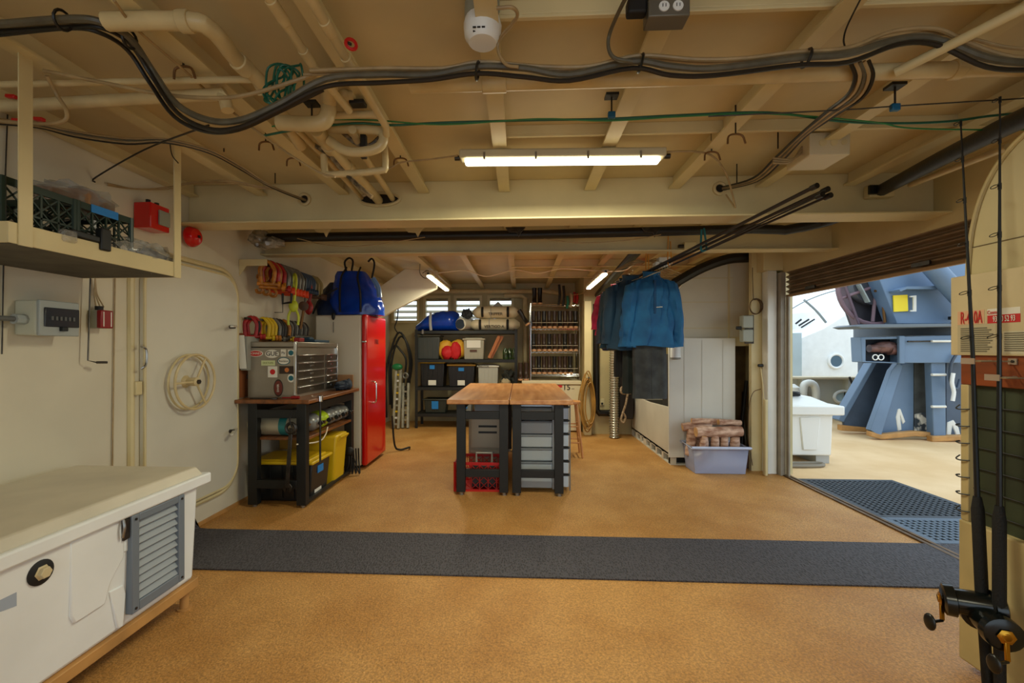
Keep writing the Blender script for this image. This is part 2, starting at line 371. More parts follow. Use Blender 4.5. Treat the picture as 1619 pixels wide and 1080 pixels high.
hole_mat('drainage_mat', 3.06, 3.95, 3.42, 3.82, M('mat_bluegrey', (92, 108, 126), rough=.6), .045, 'lighter blue-grey perforated mat at the end of the runner')
# ------------------------------------------------------------------ lamps
tube_m = M('lamp_glow', (255, 250, 230), emit=(255, 248, 214), es=6.0)
tube2_m = M('lamp_glow_rear', (255, 250, 235), emit=(255, 248, 226), es=14.0)
def lamp(p, q, label, power, col=(1, .95, .70), r=.05, glow=None):
    p = V(p); q = V(q); c = (p + q) / 2; a = (q - p).normalized(); L = (q - p).length; sd = a.cross(V((0, 0, 1)))
    t = T('fluorescent_lamp', label, 'lamp', c, None)
    O('lamp_housing', MB().bar(p + V((0, 0, .012)), q + V((0, 0, .012)), r * 1.9, r * 1.0), M('lamp_housing', (200, 190, 160), rough=.5), t, bev=.012)
    O('end_cap', MB().cyl(p, p - a * .03, r * .3), dsteel, t); O('end_cap', MB().cyl(q, q + a * .03, r * .3), dsteel, t)
    dz = V((0, 0, -r * .52))
    O('diffuser', MB().bar(p + a * .03 + dz, q - a * .03 + dz, r * 1.5, r * .55), glow or tube_m, t, bev=.015)
    for k in range(4):
        x = p + a * (L * (k + .5) / 4); O('clip', MB().bar(x + sd * r * 1.0 + V((0, 0, .012)), x + sd * r * 1.0 + V((0, 0, -.03)), .012, .006), steel, t)
        O('clip', MB().bar(x - sd * r * 1.0 + V((0, 0, .012)), x - sd * r * 1.0 + V((0, 0, -.03)), .012, .006), steel, t)
    ld = bpy.data.lights.new('tube_light', 'AREA'); ld.shape = 'RECTANGLE'; ld.size = L * .95; ld.size_y = r * 1.4; ld.energy = power; ld.color = col
    lo = bpy.data.objects.new('tube_light', ld); COL.objects.link(lo); lo.parent = t; lo.location = (0, 0, -r * 1.05 - .005); lo.rotation_euler = (0, 0, math.atan2(a.y, a.x))
    return t
lamp(at(727, 250, 2.62), at(1051, 247, 2.62), 'long lit fluorescent lamp under the deckhead near the big girder', 40)
lamp((-1.14, 5.47, 2.35), (-1.14, 6.9, 2.35), 'small lit fluorescent lamp beside the slanted brace', 30, r=.045)
lamp((1.035, 5.43, 2.35), (1.035, 6.8, 2.35), 'lit fluorescent lamp beside the column and hanging jackets', 30, r=.045)
lamp((-.4, -1.0, 2.52), (.8, -1.0, 2.52), 'added fluorescent lamp out of view behind the camera, brightening the deckhead', 28)  # unseen lamp added behind the camera for extra interior light
# ------------------------------------------------------------------ deckhead pipes
def Z(pts, z): return [atZ(u, v, z) for u, v in pts]
def Y(pts, y, zmax=2.555):
    out = []
    for u, v in pts:
        p = at(u, v, y)
        if p.z > zmax: p = atZ(u, v, zmax)
        if p.x < XL + .02: p = atX(u, v, XL + .02)
        out.append(p)
    return out
def pipe(name, pts, r, mat, label, cat='pipe', sm=0, n=12, group=None, couplings=()):
    t = T(name, label, cat, pts[0], group)
    O('pipe_run', MB().tube(pts, r, n, sm=sm), mat, t)
    P = [V(p) for p in pts]
    if couplings:
        for i, f, ln in couplings:
            a = P[i]; b = P[i + 1]; d = (b - a).normalized(); c = a.lerp(b, f)
            O('coupling', MB().cyl(c - d * ln, c + d * ln, r * 1.22, n=n), mat, t, bev=.003)
    return t
pipe('cross_pipe', [V((-.45, 1.80, 2.50)), V((3.0, 1.80, 2.50))], .03, pipe_m, 'cream pipe running across under the deckhead, above the lamp', couplings=((0, .1, .05), (0, .62, .02), (0, .84, .05), (0, .9, .02)))
pA = atZ(433, 0, 2.56); pA2 = atZ(540, 160, 2.52); pipe('deckhead_pipe', [V((pA.x - .0, .9, 2.56)), V((pA.x, 1.2, 2.56)), V((atZ(500, 112, 2.54).x, 1.75, 2.54)), V((atZ(545, 165, 2.5).x, 1.98, 2.5))], .0165, pipe_m, 'thin cream pipe at the top, left one of the parallel pair', couplings=((1, .45, .05), (1, .85, .04), (2, .4, .02)))
xb = atZ(598, 185, 2.5).x
pipe('deckhead_pipe', [V((xb - .01, .9, 2.55)), V((xb, 1.9, 2.52)), V((xb + .01, 2.12, 2.5)), V((xb - .01, 2.19, 2.49))], .0175, pipe_m, 'thin cream pipe at the top, right one of the parallel pair with the red valve', couplings=((0, .6, .03), (0, .8, .05)))
t = T('red_valve', 'small red valve wheel on the thin ceiling pipe', 'valve', at(555, 70, 1.5))
O('valve_wheel', MB().ring(at(555, 70, 1.5), .018, .006, (.6, -1, .1), 14, 6), redpl, t); O('valve_stem', MB().cyl(at(545, 66, 1.5), at(555, 70, 1.5), .005), dsteel, t)
pipe('bent_pipe', Z([(168, 34), (300, 34)], 2.56) + Z([(330, 44), (352, 66), (372, 92), (420, 140)], 2.56) + [V((atZ(480, 235, 2.52).x, 2.35, 2.52))], .030, pipe_m, 'thick cream pipe with an elbow at the upper left', sm=4, couplings=((0, .95, .02), (4, .2, .03)))
# left transverse pair
yl = 1.88
pipe('left_cross_pipe', Y([(-60, 136), (0, 134), (380, 126), (405, 134), (412, 150)], 1.88), .0135, pipe_m, 'upper thin cream pipe crossing behind the shelf post', sm=4)
pipe('left_cross_pipe', Y([(-60, 168), (40, 166), (330, 150), (352, 152), (360, 175)], 1.90), .026, pipe_m, 'thicker cream pipe crossing below the thin one at the left', sm=4)
# big elbow pipe and bundle into the oval hole
pipe('elbow_pipe', Y([(440, 194), (500, 196), (517, 185), (520, 160), (522, 120)], 1.98), .034, pipe_m, 'fat cream elbow pipe under the green hose coil', sm=5, n=14)
b1 = [at(500, 205, 2.12), at(540, 255, 2.5), at(585, 300, 3.05), at(604, 324, 3.42)]
pipe('hole_pipe', b1, .034, pipe_m, 'thick cream pipe slanting into the oval opening', n=14, couplings=((0, .5, .03), (1, .2, .04)))
pipe('hole_pipe', [at(557, 205, 2.15), at(575, 245, 2.5), at(612, 300, 3.1), at(625, 322, 3.42)], .02, pipe_m, 'thinner cream pipe slanting into the oval opening, right of the thick one')
pipe('hole_pipe', [at(470, 205, 2.15), at(520, 255, 2.6), at(560, 300, 3.15), at(580, 322, 3.42)], .016, pipe_m, 'thin cream pipe slanting into the oval opening, left of the thick one')
pipe('loop_pipe', Y([(512, 245), (514, 272), (525, 276), (600, 270), (609, 262), (608, 232)], 2.35), .018, pipe_m, 'U-shaped cream pipe loop below the pipe bundle', sm=3)
pipe('sagging_pipe', Y([(520, 222), (545, 238), (575, 240), (600, 232), (606, 215), (590, 205), (500, 203)], 2.2), .024, pipe_m, 'curved cream pipe with clamps in the middle of the bundle', sm=4)
pipe('branch_pipe', Y([(520, 183), (590, 181), (600, 184)], 2.08), .017, pipe_m, 'short cream pipe linking the elbow to the right pipe')
t = T('pipe_valve', 'cream valve body with a dark clamp between the ceiling pipes', 'valve', at(545, 148, 2.0))
O('valve_body', MB().ell(at(545, 152, 2.0), (.035, .035, .03)).cyl(at(545, 152, 2.0), at(560, 152, 2.0), .022), pipe_m, t)
O('valve_clamp', MB().cbox(at(566, 164, 2.02), (.07, .05, .02)), black, t, bev=.004); O('valve_clamp', MB().cbox(at(575, 232, 2.25), (.03, .03, .12)), black, t, bev=.004)
t = T('hose_wrap', 'dark striped flexible hose looped among the cream pipes', 'hose', at(470, 205, 2.2))
O('hose_run', MB().tube(Y([(462, 205), (490, 225), (520, 245), (540, 268), (565, 292), (588, 312)], 2.35), .012, 8, sm=4).tube(Y([(540, 208), (565, 228), (585, 230), (600, 218)], 2.3), .012, 8, sm=4), M('hose_speckle', (60, 52, 40), rough=.4, col2=(150, 130, 96), vs_=40), t)
# black lagged pipe in front of the rear girder and continuation right
dk = M('black_lagging', (26, 23, 19), rough=.45, var=.3, vs_=10, bump=.1, bs=40)
pipe('lagged_pipe', [at(425, 376, 4.0), at(560, 374, 4.0), at(850, 371, 4.0), at(1190, 362, 4.0), at(1240, 364, 4.0), at(1300, 352, 3.9), at(1330, 342, 3.7)], .042, dk, 'thick black lagged pipe running along under the rear girder', sm=2)
pipe('wall_top_pipe', [at(1395, 300, 3.22), at(1490, 250, 2.5), at(1600, 195, 2.0), at(1700, 150, 1.7)], .042, dk, 'thick black pipe at the upper right entering the girder', n=14)
pipe('wall_top_pipe_cream', [at(1440, 292, 3.1), at(1595, 232, 2.2)], .018, pipe_m, 'thin cream pipe below the black pipe at the upper right')
t = T('girder_box', 'square black socket where the upper right pipe enters the girder', 'pipe socket', at(1390, 300, 3.25))
O('socket_rim', MB().cbox(at(1390, 303, 3.27), (.17, .06, .09)), cream, t, bev=.006); O('socket_hole', MB().cbox(at(1388, 300, 3.22), (.12, .02, .06)), black, t)
pipe('rod_pipe', [V((2.0, 1.1, 2.62)), at(1415, 115, 1.75)], .017, cream, 'square cream brace sloping up to the right over the cables')
pipe('rear_wall_pipe', [V((-2.3, 8.4, 2.52)), V((.45, 8.4, 2.50)), V((.75, 8.3, 2.45))], .04, pipe_m, 'cream pipe running above the louvred windows')
pipe('rear_down_pipe', [V((-.3, 8.45, 2.43)), V((.02, 8.45, 2.43)), V((.1, 8.45, 2.37)), V((.1, 8.45, 0))], .045, pipe_m, 'cream downpipe beside the last louvred window', sm=0)
pipe('black_down_pipe', [V((1.25, 7.34, 2.15)), V((1.25, 7.34, .42)), V((1.30, 7.34, .36)), V((1.5, 7.34, .36))], .055, M('black_pipe', (16, 15, 13), rough=.35, var=.3, vs_=15), 'black vertical drain pipe on the rear wall', sm=0)
t = T('curved_lagged_pipe', 'thick black pipe following the arch of the bulkhead', 'pipe', at(1100, 430, 5.5))
O('pipe_run', MB().tube(Y([(1000, 500), (1030, 472), (1070, 446), (1110, 424), (1150, 410), (1185, 407)], 5.45), .06, 10, sm=4), dk, t)
t = T('deckhead_black_pipe', 'thick black pipe beside the rear lamp', 'pipe', (1.3, 5.2, 2.5))
O('pipe_run', MB().tube([(1.28, 4.5, 2.52), (1.3, 5.6, 2.46), (1.28, 7.35, 2.30)], .055, 10), dk, t)
# ------------------------------------------------------------------ cable bundles
cbl = M('cable_grey', (100, 94, 76), rough=.45, var=.2, vs_=15); cbk = M('cable_black', (24, 22, 20), rough=.4)
cbt = M('cable_cream', (176, 150, 106), rough=.45, var=.15, vs_=12)
y = 1.66
t = T('cable_bundle', 'thick bundle of grey and black cables sagging across under the deckhead', 'cables', at(500, 130, y))
main = [(-60, 40), (0, 38), (110, 30), (160, 35), (205, 60), (240, 110), (280, 165), (330, 190), (380, 190), (440, 165), (515, 125), (600, 118), (680, 118), (755, 105), (830, 108), (900, 118), (1000, 97), (1060, 105), (1130, 108), (1260, 92), (1340, 85), (1420, 62), (1480, 62), (1560, 92), (1640, 100), (1720, 98)]
O('grey_cable', MB().tube(Y(main, y), .0125, 8, sm=5), cbl, t)
O('black_cable', MB().tube(Y([(u, v + 11 + 3 * math.sin(u / 40)) for u, v in main], y - .01), .0085, 8, sm=5), cbk, t)
O('black_cable', MB().tube(Y([(u - 4, v + 17 - 3 * math.sin(u / 55)) for u, v in main if u < 560], y + .01), .008, 8, sm=5), cbk, t)
O('cream_cable', MB().tube(Y([(490, 112), (600, 108), (700, 108), (760, 98), (850, 105), (930, 105), (1010, 88), (1100, 94), (1180, 92), (1260, 82), (1340, 76), (1410, 50), (1480, 46), (1530, 68), (1600, 90), (1700, 92)], y), .008, 8, sm=5), cbt, t)
O('cream_cable', MB().tube(Y([(480, 118), (600, 114), (700, 113), (760, 103), (850, 109), (930, 112), (1010, 93), (1100, 99), (1200, 96), (1300, 82), (1400, 62), (1470, 52), (1530, 60), (1600, 76), (1700, 80)], y + .02), .006, 8, sm=5), cbt, t)
for u, v in ((99, 32), (205, 62), (755, 112), (1013, 100), (1275, 92)):
    c = Y([(u, v)], y)[0]; O('cable_tie', MB().ring(c, .030, .005, (1, 0, -.2), 14, 6), cbk, t)
def cable(label, pts, r, mat, sm=6, group=None, name='cable', cat='cable'):
    return one(name, MB().tube(pts, r, 8, sm=sm), mat, label, cat, group)
cable('cream cable from the shelf post sagging right to the thick cable bundle', Y([(70, 112), (160, 130), (250, 148), (330, 155), (400, 148), (515, 112)], 1.72), .008, cbt)
cable('cream cable curling down behind the near shelf post', Y([(74, 120), (90, 150), (105, 175), (100, 192), (60, 196), (-20, 190)], 1.8), .008, cbt)
cable('thin cream cable hanging from the ceiling hook over the big bend', Y([(180, 0), (215, 45), (290, 110), (340, 155), (430, 225), (500, 270), (530, 280)], 1.95), .005, cbt)
t = T('cable_bundle_small', 'thin brown cables strung between the two shelf posts and on to the girder', 'cables', at(260, 215, 2.5))
for k in range(4):
    O('cable_run', MB().tube(Y([(-20, 186 + 3 * k), (60, 196 + 2 * k), (120, 208 + 3 * k), (200, 219 + 3 * k), (262, 220 + 2 * k)], 2.3) + Y([(330, 236 + 2 * k), (380, 262 + 2 * k), (430, 294 + k)], 2.9) + [at(484, 316 + k, 3.3)], .0045, 6, sm=5), (cbt, cbl, cbt, cbk)[k], t)
t = T('cable_bundle_small', 'thin cables running from the alarm box along the girder corner', 'cables', at(300, 290, 3.0))
for k in range(2): O('cable_run', MB().tube(Y([(170, 290 + 3 * k), (215, 299), (265, 296 + 3 * k), (300, 289 + 2 * k), (360, 286 + 3 * k), (415, 296 + 2 * k), (440, 300)], 3.0), .005, 6, sm=5), cbt, t)
t = T('cable_bundle_right', 'bundle of dark cables curving down from the ceiling into the small round girder hole', 'cables', at(1200, 280, 2.9))
for k in range(5):
    O('cable_run', MB().tube([at(1345 + 7 * k, 100 - k, 1.72), at(1352 + 7 * k, 122, 1.76), at(1340 + 6 * k, 150 + k, 1.85), at(1305 + 4 * k, 178 + k, 2.0), at(1262 + 3 * k, 215, 2.3), at(1225 + 3 * k, 250 + k, 2.7), at(1190 + 2 * k, 282 + k, 3.0), at(1140, 297 + k, 3.32)], .007, 6, sm=5), (cbk, cbt, cbl, cbt, cbk)[k], t)
t = T('green_line', 'long thin green cables strung across in front of the lamp', 'cable', at(960, 188, 2.1))
O('green_strand', MB().tube(Y([(415, 215), (470, 205), (560, 195), (620, 198), (700, 194), (850, 190), (960, 188), (1080, 182), (1215, 178), (1330, 192), (1420, 195), (1500, 192), (1560, 184), (1640, 176)], 2.15), .0055, 6, sm=5), greenw, t)
O('green_strand', MB().tube(Y([(430, 200), (500, 190), (590, 190), (700, 197), (850, 188), (960, 191), (1080, 184), (1215, 180), (1380, 193), (1430, 202), (1520, 205), (1640, 205)], 2.13), .0035, 6, sm=5), M('green_bright', (20, 120, 60), rough=.4), t)
t = T('green_hose_coil', 'tangle of dark green hose looped over the ceiling pipes', 'hose', at(450, 130, 1.75))
rnd = random.Random(3)
for k in range(7):
    c = at(450 + rnd.uniform(-14, 14), 128 + rnd.uniform(-10, 14), 1.75); R = rnd.uniform(.045, .085)
    O('hose_loop', MB().tube([c + V((R * .8 * math.cos(a), .02 * math.sin(3 * a + k), R * math.sin(a) + .03 * math.cos(a))) for a in [i * PI / 6 for i in range(12)]], .0045, 6, closed=True, sm=3), greenw, t)
cable('thin bare wire with a blue tag across the upper right', Y([(1120, 184), (1330, 174), (1415, 168), (1580, 158), (1640, 154)], 1.95), .003, dsteel)
for u, v, yy, lb in ((1415, 170, 1.95, 'small blue clamp hanging on the bare wire at the upper right'), (967, 182, 2.12, 'small blue clamp on the green line under the ceiling beam'), (493, 195, 2.0, 'small blue clamp on the green line beside the fat elbow pipe')):
    t = T('blue_clamp', lb, 'clamp', at(u, v, yy)); c = at(u, v, yy)
    O('clamp_body', MB().cbox(c, (.035, .02, .03)), M('clamp_blue', (10, 90, 130), rough=.4), t, bev=.004); O('clamp_rod', MB().cyl(c, c + V((0, 0, .09)), .004), dsteel, t); O('clamp_plate', MB().cbox(c + V((0, 0, .09)), (.06, .05, .012)), black, t)
cable('thin black wire slanting up behind the far shelf post', [atX(150, 288, XL + .02), atX(152, 280, XL + .03), at(230, 236, 2.4), at(330, 198, 1.95)], .0045, cbk)
cable('thin grey wire from the far post down to the alarm cables', Y([(268, 222), (272, 245), (282, 258)], 2.42), .003, cbk)
for u, v, lb in ((18, 152, 'small red valve handle at the upper left pipe'), (28, 190, 'small red tag on the cables at the far upper left'), (62, 188, 'small red clip just right of the near shelf post')):
    c = Y([(u, v)], 1.85)[0]; one('red_tag', MB().bar(c + V((-.022, 0, 0)), c + V((.022, 0, -.004)), .02, .016), redpl, lb, 'valve handle', bev=.004)
# hooks
def hook(u, v, yy, kind, label):
    c = at(u, v, yy); t = T('deckhead_hook', label, 'hook', c)
    O('hook_rod', MB().cyl((c.x, c.y, ZC), c, .004), dsteel, t)
    if kind: O('hook_prong', MB().tube([c + V((-.04, 0, -.05)), c + V((-.035, 0, -.01)), c, c + V((.035, 0, -.01)), c + V((.05, 0, -.05))], .005, 6, sm=3), M('rust_steel', (120, 86, 50), rough=.5, metal=.6), t)
hook(1163, 212, 2.35, 1, 'two-pronged rusty ceiling hook right of the lamp')
hook(1230, 235, 2.6, 0, 'plain thin rod hanging beside the dark cable bundle'); hook(1165, 290, 3.1, 0, 'plain thin rod hanging just right of the small round girder hole')
hook(282, 215, 2.5, 0, 'thin rod holding the cables at the far shelf post'); hook(354, 240, 2.7, 0, 'thin rod hanging between shelf post and hooks'); hook(435, 290, 3.1, 0, 'thin rod near the left round girder hole')
hook(420, 224, 2.5, 1, 'cream ceiling hook holding the thin cable, nearest the thick elbow'); hook(463, 250, 2.75, 1, 'ceiling hook holding the thin cable below the pipe bundle'); hook(633, 250, 2.65, 1, 'clamp hook left of the long lamp holding its cable'); hook(1125, 240, 2.65, 1, 'clamp hook right of the long lamp holding its cable')
hook(290, 105, 1.75, 1, 'dark clamp at the ceiling beside the black cable bend')
cable('brown flex from the clamp hook to the left end of the long lamp', Y([(540, 278), (610, 268), (634, 257), (680, 252), (724, 246)], 2.63), .005, cbt)
cable('cream flex from the right end of the long lamp into the round hole', [at(1055, 240, 2.62), at(1100, 240, 2.64), at(1128, 248, 2.7), at(1148, 275, 2.9), at(1160, 315, 3.1), at(1162, 328, 3.14), at(1148, 308, 3.25)], .006, cbt)
cable('grey flex dropping from the socket box to the cable bundle', Y([(1000, -20), (985, 5), (965, 50), (962, 75), (972, 92), (1000, 98)], 1.62), .007, cbl)
cable('thin black wire dropping at the top right to the cables', Y([(1365, -10), (1340, 40), (1334, 62), (1336, 75)], 1.66), .003, cbk)
# smoke detector
c = at(763, 42, 1.62); t = T('smoke_detector', 'round white smoke detector under a grey box on the ceiling', 'smoke detector', (c.x, c.y, 2.62))
O('mounting_box', MB().lathe([(.055, .10), (.065, .09), (.067, .0), (.062, -.01)], (c.x, c.y, c.z + .035)), M('box_grey', (150, 152, 138), rough=.5), t)
O('detector_head', MB().lathe([(.05, -.062), (.066, -.04), (.070, .0), (.064, .024), (.03, .026)], (c.x, c.y, c.z)), white_pl, t)
mb = MB()
for k in range(3): 
    for j in (-1, 0, 1): mb.bar(V((c.x - .014 + j * .016, c.y - .062 + k * .012, c.z - .046 - k * .006)), V((c.x - .002 + j * .016, c.y - .062 + k * .012, c.z - .046 - k * .006)), .004, .004)
O('vent_slots', mb, black, t); O('cable_gland', MB().cyl((c.x + .05, c.y, c.z + .09), (c.x + .085, c.y, c.z + .095), .014), black, t)
cable('cream flex looping from the smoke detector to the cable bundle', Y([(785, 13), (810, 12), (818, 24), (808, 40), (790, 62), (788, 82), (800, 102), (820, 106)], 1.64), .006, cbt)
# socket box
c = atZ(1062, 8, 2.55); t = T('socket_box', 'grey double socket box at the top edge, just above the cables', 'socket box', c)
O('box_body', MB().box(c.x - .075, c.x + .06, c.y, c.y + .07, c.z - .035, c.z + .07), M('metal_grey', (112, 110, 102), rough=.45, metal=.5), t, bev=.004)
for dx in (-.025, .02):
    o = O('socket', MB().cyl((c.x + dx, c.y - .004, c.z - .004), (c.x + dx, c.y + .0, c.z - .004), .017, n=16), white_pl, t)
    O('slot', MB().cbox((c.x + dx - .005, c.y - .005, c.z - .002), (.002, .002, .01)).cbox((c.x + dx + .005, c.y - .005, c.z - .002), (.002, .002, .01)), black, o)
O('plug', MB().box(c.x - .14, c.x - .075, c.y + .01, c.y + .05, c.z - .01, c.z + .04), blackr, t, bev=.008)
# junction box upper right
c = at(1300, 240, 2.62); t = T('junction_box', 'cream junction box on the deckhead beside the dark cable bundle', 'junction box', c)
O('box_body', MB().box(c.x - .10, c.x + .12, c.y - .05, c.y + .17, c.z - .04, c.z + .09), M('jbox', (214, 202, 170), rough=.45), t, bev=.006)
O('knockouts', MB().cyl((c.x - .03, c.y - .054, c.z + .03), (c.x - .03, c.y - .048, c.z + .03), .02).cyl((c.x + .03, c.y - .054, c.z + .03), (c.x + .03, c.y - .048, c.z + .03), .02).cyl((c.x + .085, c.y - .054, c.z + .03), (c.x + .085, c.y - .048, c.z + .03), .016), cream, t)
mb = MB()
for k in range(3): mb.tube([at(1222, 250 + 4 * k, 2.6), at(1250, 252 + 2 * k, 2.6), c + V((-.10, .02, .0 + .02 * k))], .006, 6, sm=4)
O('gland_cables', mb, cbt, t)
# socket strip on rear girder + white ceiling boxes at the back
c = at(1090, 389, 4.25); t = T('girder_switch_box', 'small cream box with a black plug on the rear girder', 'junction box', c)
O('box_body', MB().cbox(c, (.11, .05, .07)), cream, t, bev=.006); O('plug', MB().cyl(c + V((-.055, 0, 0)), c + V((-.10, 0, 0)), .016), blackr, t)
c = at(1050, 415, 4.9); t = T('white_junction_box', 'white junction box beyond the rear girder above the jackets', 'junction box', c)
O('box_body', MB().cbox(c, (.14, .1, .1)).cbox(c + V((-.07, 0, -.03)), (.08, .1, .06)), white_pl, t, bev=.006)
mb = MB()
for k in range(3): mb.tube([c + V((-.09, -.02, .02 * k)), c + V((-.18, .1, .03)), c + V((-.3, .1, .0 + .02 * k)), c + V((-.5, .3, -.05))], .006, 6, sm=4)
O('gland_cables', mb, cbt, t)
cable('pale festoon cable drooping across the rear deckhead', [at(690, 432, 6.0), at(735, 428, 6.0), at(770, 437, 6.0), at(812, 427, 6.0), at(850, 432, 6.0), at(888, 425, 6.0), at(940, 428, 6.0), at(985, 428, 5.6), at(1005, 415, 5.3)], .007, M('pale_cable', (226, 214, 186), rough=.4))
cable('thin cable strung from the rear downpipe over the boot rack', [at(870, 458, 7.6), at(900, 466, 7.6), at(925, 462, 7.2), at(945, 440, 6.6)], .006, cbt)
cable('thin cable sagging in front of the rear girder', Y([(470, 377), (520, 388), (570, 389), (620, 383), (672, 375)], 3.93), .004, cbt)
cable('another thin cable sagging right on the rear girder', Y([(860, 378), (920, 384), (990, 380), (1045, 371)], 3.93), .004, cbt)
cable('dark flex loop at the brace plate lamp', Y([(664, 418), (664, 432), (672, 440), (682, 436), (676, 428), (668, 432)], 6.3), .006, cbl)
# bracket shapes hanging over the black pipe
for u, lb in ((510, 'cream bracket above the black lagged pipe near its wrapped end'), (655, 'long cream bracket over the black lagged pipe below the lamp side'), (815, 'chrome clip over the black lagged pipe'), (1030, 'dark bracket holding the black lagged pipe over the jackets')):
    c = at(u, 366, 3.94); one('pipe_bracket', MB().prism([c + V((-.09, 0, .04)), c + V((.09, 0, .04)), c + V((.05, 0, -.01)), c + V((.03, 0, -.05)), c + V((.01, 0, -.01)), c + V((-.06, 0, -.005))], (0, .02, 0)), cream if u < 700 else dsteel, lb, 'bracket', bev=.004)
c = at(412, 378, 3.98); one('plastic_wrap', MB().ell(c, (.09, .09, .08), 18, 12, .5, 3, 2).ell(c + V((.12, -.02, -.04)), (.12, .05, .05), 14, 10, .5, 3, 5), M('plastic_wrap', (170, 160, 140), rough=.2, var=.4, vs_=14), 'crumpled plastic wrap around the left end of the black pipe', 'plastic wrap')
# ------------------------------------------------------------------ white insulated chest at the lower left
XC = -1.80
t = T('insulated_chest', 'large white insulated chest with a blue-grey vent on a tan steel stand', 'chest', (-2.18, 1.2, 0))
mb = MB(); y0, y1 = -.6, 2.36
mb.add([(-2.50, y0, .15), (XC - .0, y0, .15), (XC, y1, .15), (-2.50, y1, .15), (-2.50, y0, .70), (XC + .015, y0, .70), (XC + .015, y1 + .02, .70), (-2.50, y1 + .02, .70)], [(3, 2, 1, 0), (4, 5, 6, 7), (0, 1, 5, 4), (1, 2, 6, 5), (2, 3, 7, 6), (3, 0, 4, 7)])
O('chest_body', mb, white_pl, t, bev=.02)
lid = O('lid', MB().box(-2.545, -1.762, y0, 2.45, .655, .715), white_pl, t, bev=.010)
O('raised_top', MB().taper(-2.50, -1.80, y0 + .08, 2.38, .712, .762, 1.06, 1.02), M('lid_dusty', (214, 206, 186), rough=.45, var=.08, vs_=3), lid, bev=.008)
def onface(u, v, off=.0): return atX(u, v, XC + .008 + off)
def panel(pts, dep): return MB().prism([onface(u, v, -.012) for u, v in pts], (dep, 0, 0))
O('moulded_panel', panel([(104, 858), (190, 815), (190, 880), (168, 922), (160, 955), (112, 986), (105, 975)], .020), white_pl, t, bev=.006)
O('latch_recess', panel([(166, 834), (200, 815), (200, 870), (178, 878), (170, 872)], .018), white_pl, t, bev=.005)
O('moulded_panel', panel([(168, 936), (190, 925), (194, 938), (190, 990), (182, 994)], .016), white_pl, t, bev=.004)
la = O('latch', MB().prism([onface(*p, .0) for p in ((189, 823), (201, 818), (200, 850), (190, 856))], (.018, 0, 0)), dsteel, t, bev=.003)
O('latch_hook', MB().tube([onface(195, 822, .02), onface(197, 835, .03), onface(194, 850, .02)], .006, 8, sm=3), steel, la)
for u, v in ((202, 806), (197, 814), (206, 811)): O('rivet', MB().cyl(onface(u, v, -.012), onface(u, v, .006), .006, n=10), steel, t)
c = onface(62, 905); f = O('drain_flange', MB().lathe([(.045, -.01), (.046, .008), (.034, .014)], c, (1, 0, 0), 24), blackr, t)
O('drain_plug', MB().lathe([(.028, .0), (.028, .014), (.021, .016), (.021, .03), (.018, .032)], c, (1, 0, 0), 6), M('beige_plastic', (206, 190, 150), rough=.4), f)
O('label_patch', MB().prism([onface(u, v, .002) for u, v in ((-20, 945), (26, 930), (26, 958), (-20, 975))], (.001, 0, 0)), M('patch_blue', (160, 172, 190), rough=.5), t)
# vent
ya, yb = atX(204, 900, XC + .02).y, atX(288, 860, XC + .02).y; za, zb = .205, .655
vt = M('vent_bluegrey', (112, 122, 134), rough=.45); x0, x1 = XC + .0, XC + .035
o = O('vent_frame', MB().box(x0, x1, ya, ya + .04, za, zb).box(x0, x1, yb - .04, yb, za, zb).box(x0, x1, ya + .04, yb - .04, za, za + .045).box(x0, x1, ya + .04, yb - .04, zb - .035, zb), vt, t, bev=.004)
mb = MB()
for k in range(10):
    z = za + .045 + k * .037; mb.prism([(x0 + .002, ya + .04, z + .036), (x0 + .026, ya + .04, z), (x0 + .029, ya + .04, z + .004), (x0 + .005, ya + .04, z + .040)], (0, yb - ya - .08, 0))
O('vent_blades', mb, M('vent_light', (150, 158, 166), rough=.45), o, bev=0)
for yy in (ya + .02, yb - .02):
    for zz in (za + .02, zb - .02): O('screw', MB().cyl((x1, yy, zz), (x1 + .004, yy, zz), .006, n=8), dsteel, o)
tan_p = M('tan_paint', (196, 146, 84), rough=.5, var=.15, vs_=6)
s_ = O('stand', MB().box(-1.86, -1.785, y0, 2.38, .10, .15).box(-2.5, -1.86, 2.32, 2.38, .10, .15).box(-2.5, -2.44, y0, 2.32, .10, .15), tan_p, t, bev=.004)
for yy in (2.33, .9): O('leg', MB().cyl((-1.83, yy, 0), (-1.83, yy, .102), .022).cyl((-1.83, yy, 0), (-1.83, yy, .008), .035), tan_p, t)
# ------------------------------------------------------------------ hanging shelf and what it holds
t = T('hanging_shelf', 'cream steel tray shelf hung from the deckhead at the left wall', 'shelf', (-2.27, 2.06, 1.83))
XS = -1.98
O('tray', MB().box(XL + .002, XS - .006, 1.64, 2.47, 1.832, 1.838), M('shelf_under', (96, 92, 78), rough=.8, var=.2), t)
O('tray_lip', MB().box(XS - .006, XS, 1.62, 2.48, 1.832, 1.915).box(XL + .002, XS - .006, 1.62, 1.628, 1.832, 1.915).box(XL + .002, XS - .006, 2.47, 2.48, 1.832, 1.915), cream, t, bev=.002)
for yy in (1.652, 2.438): O('post', MB().box(XS, XS + .006, yy, yy + .05, 1.829, ZC).box(XS - .004, XS, yy + .01, yy + .04, 1.916, ZC), cream, t)
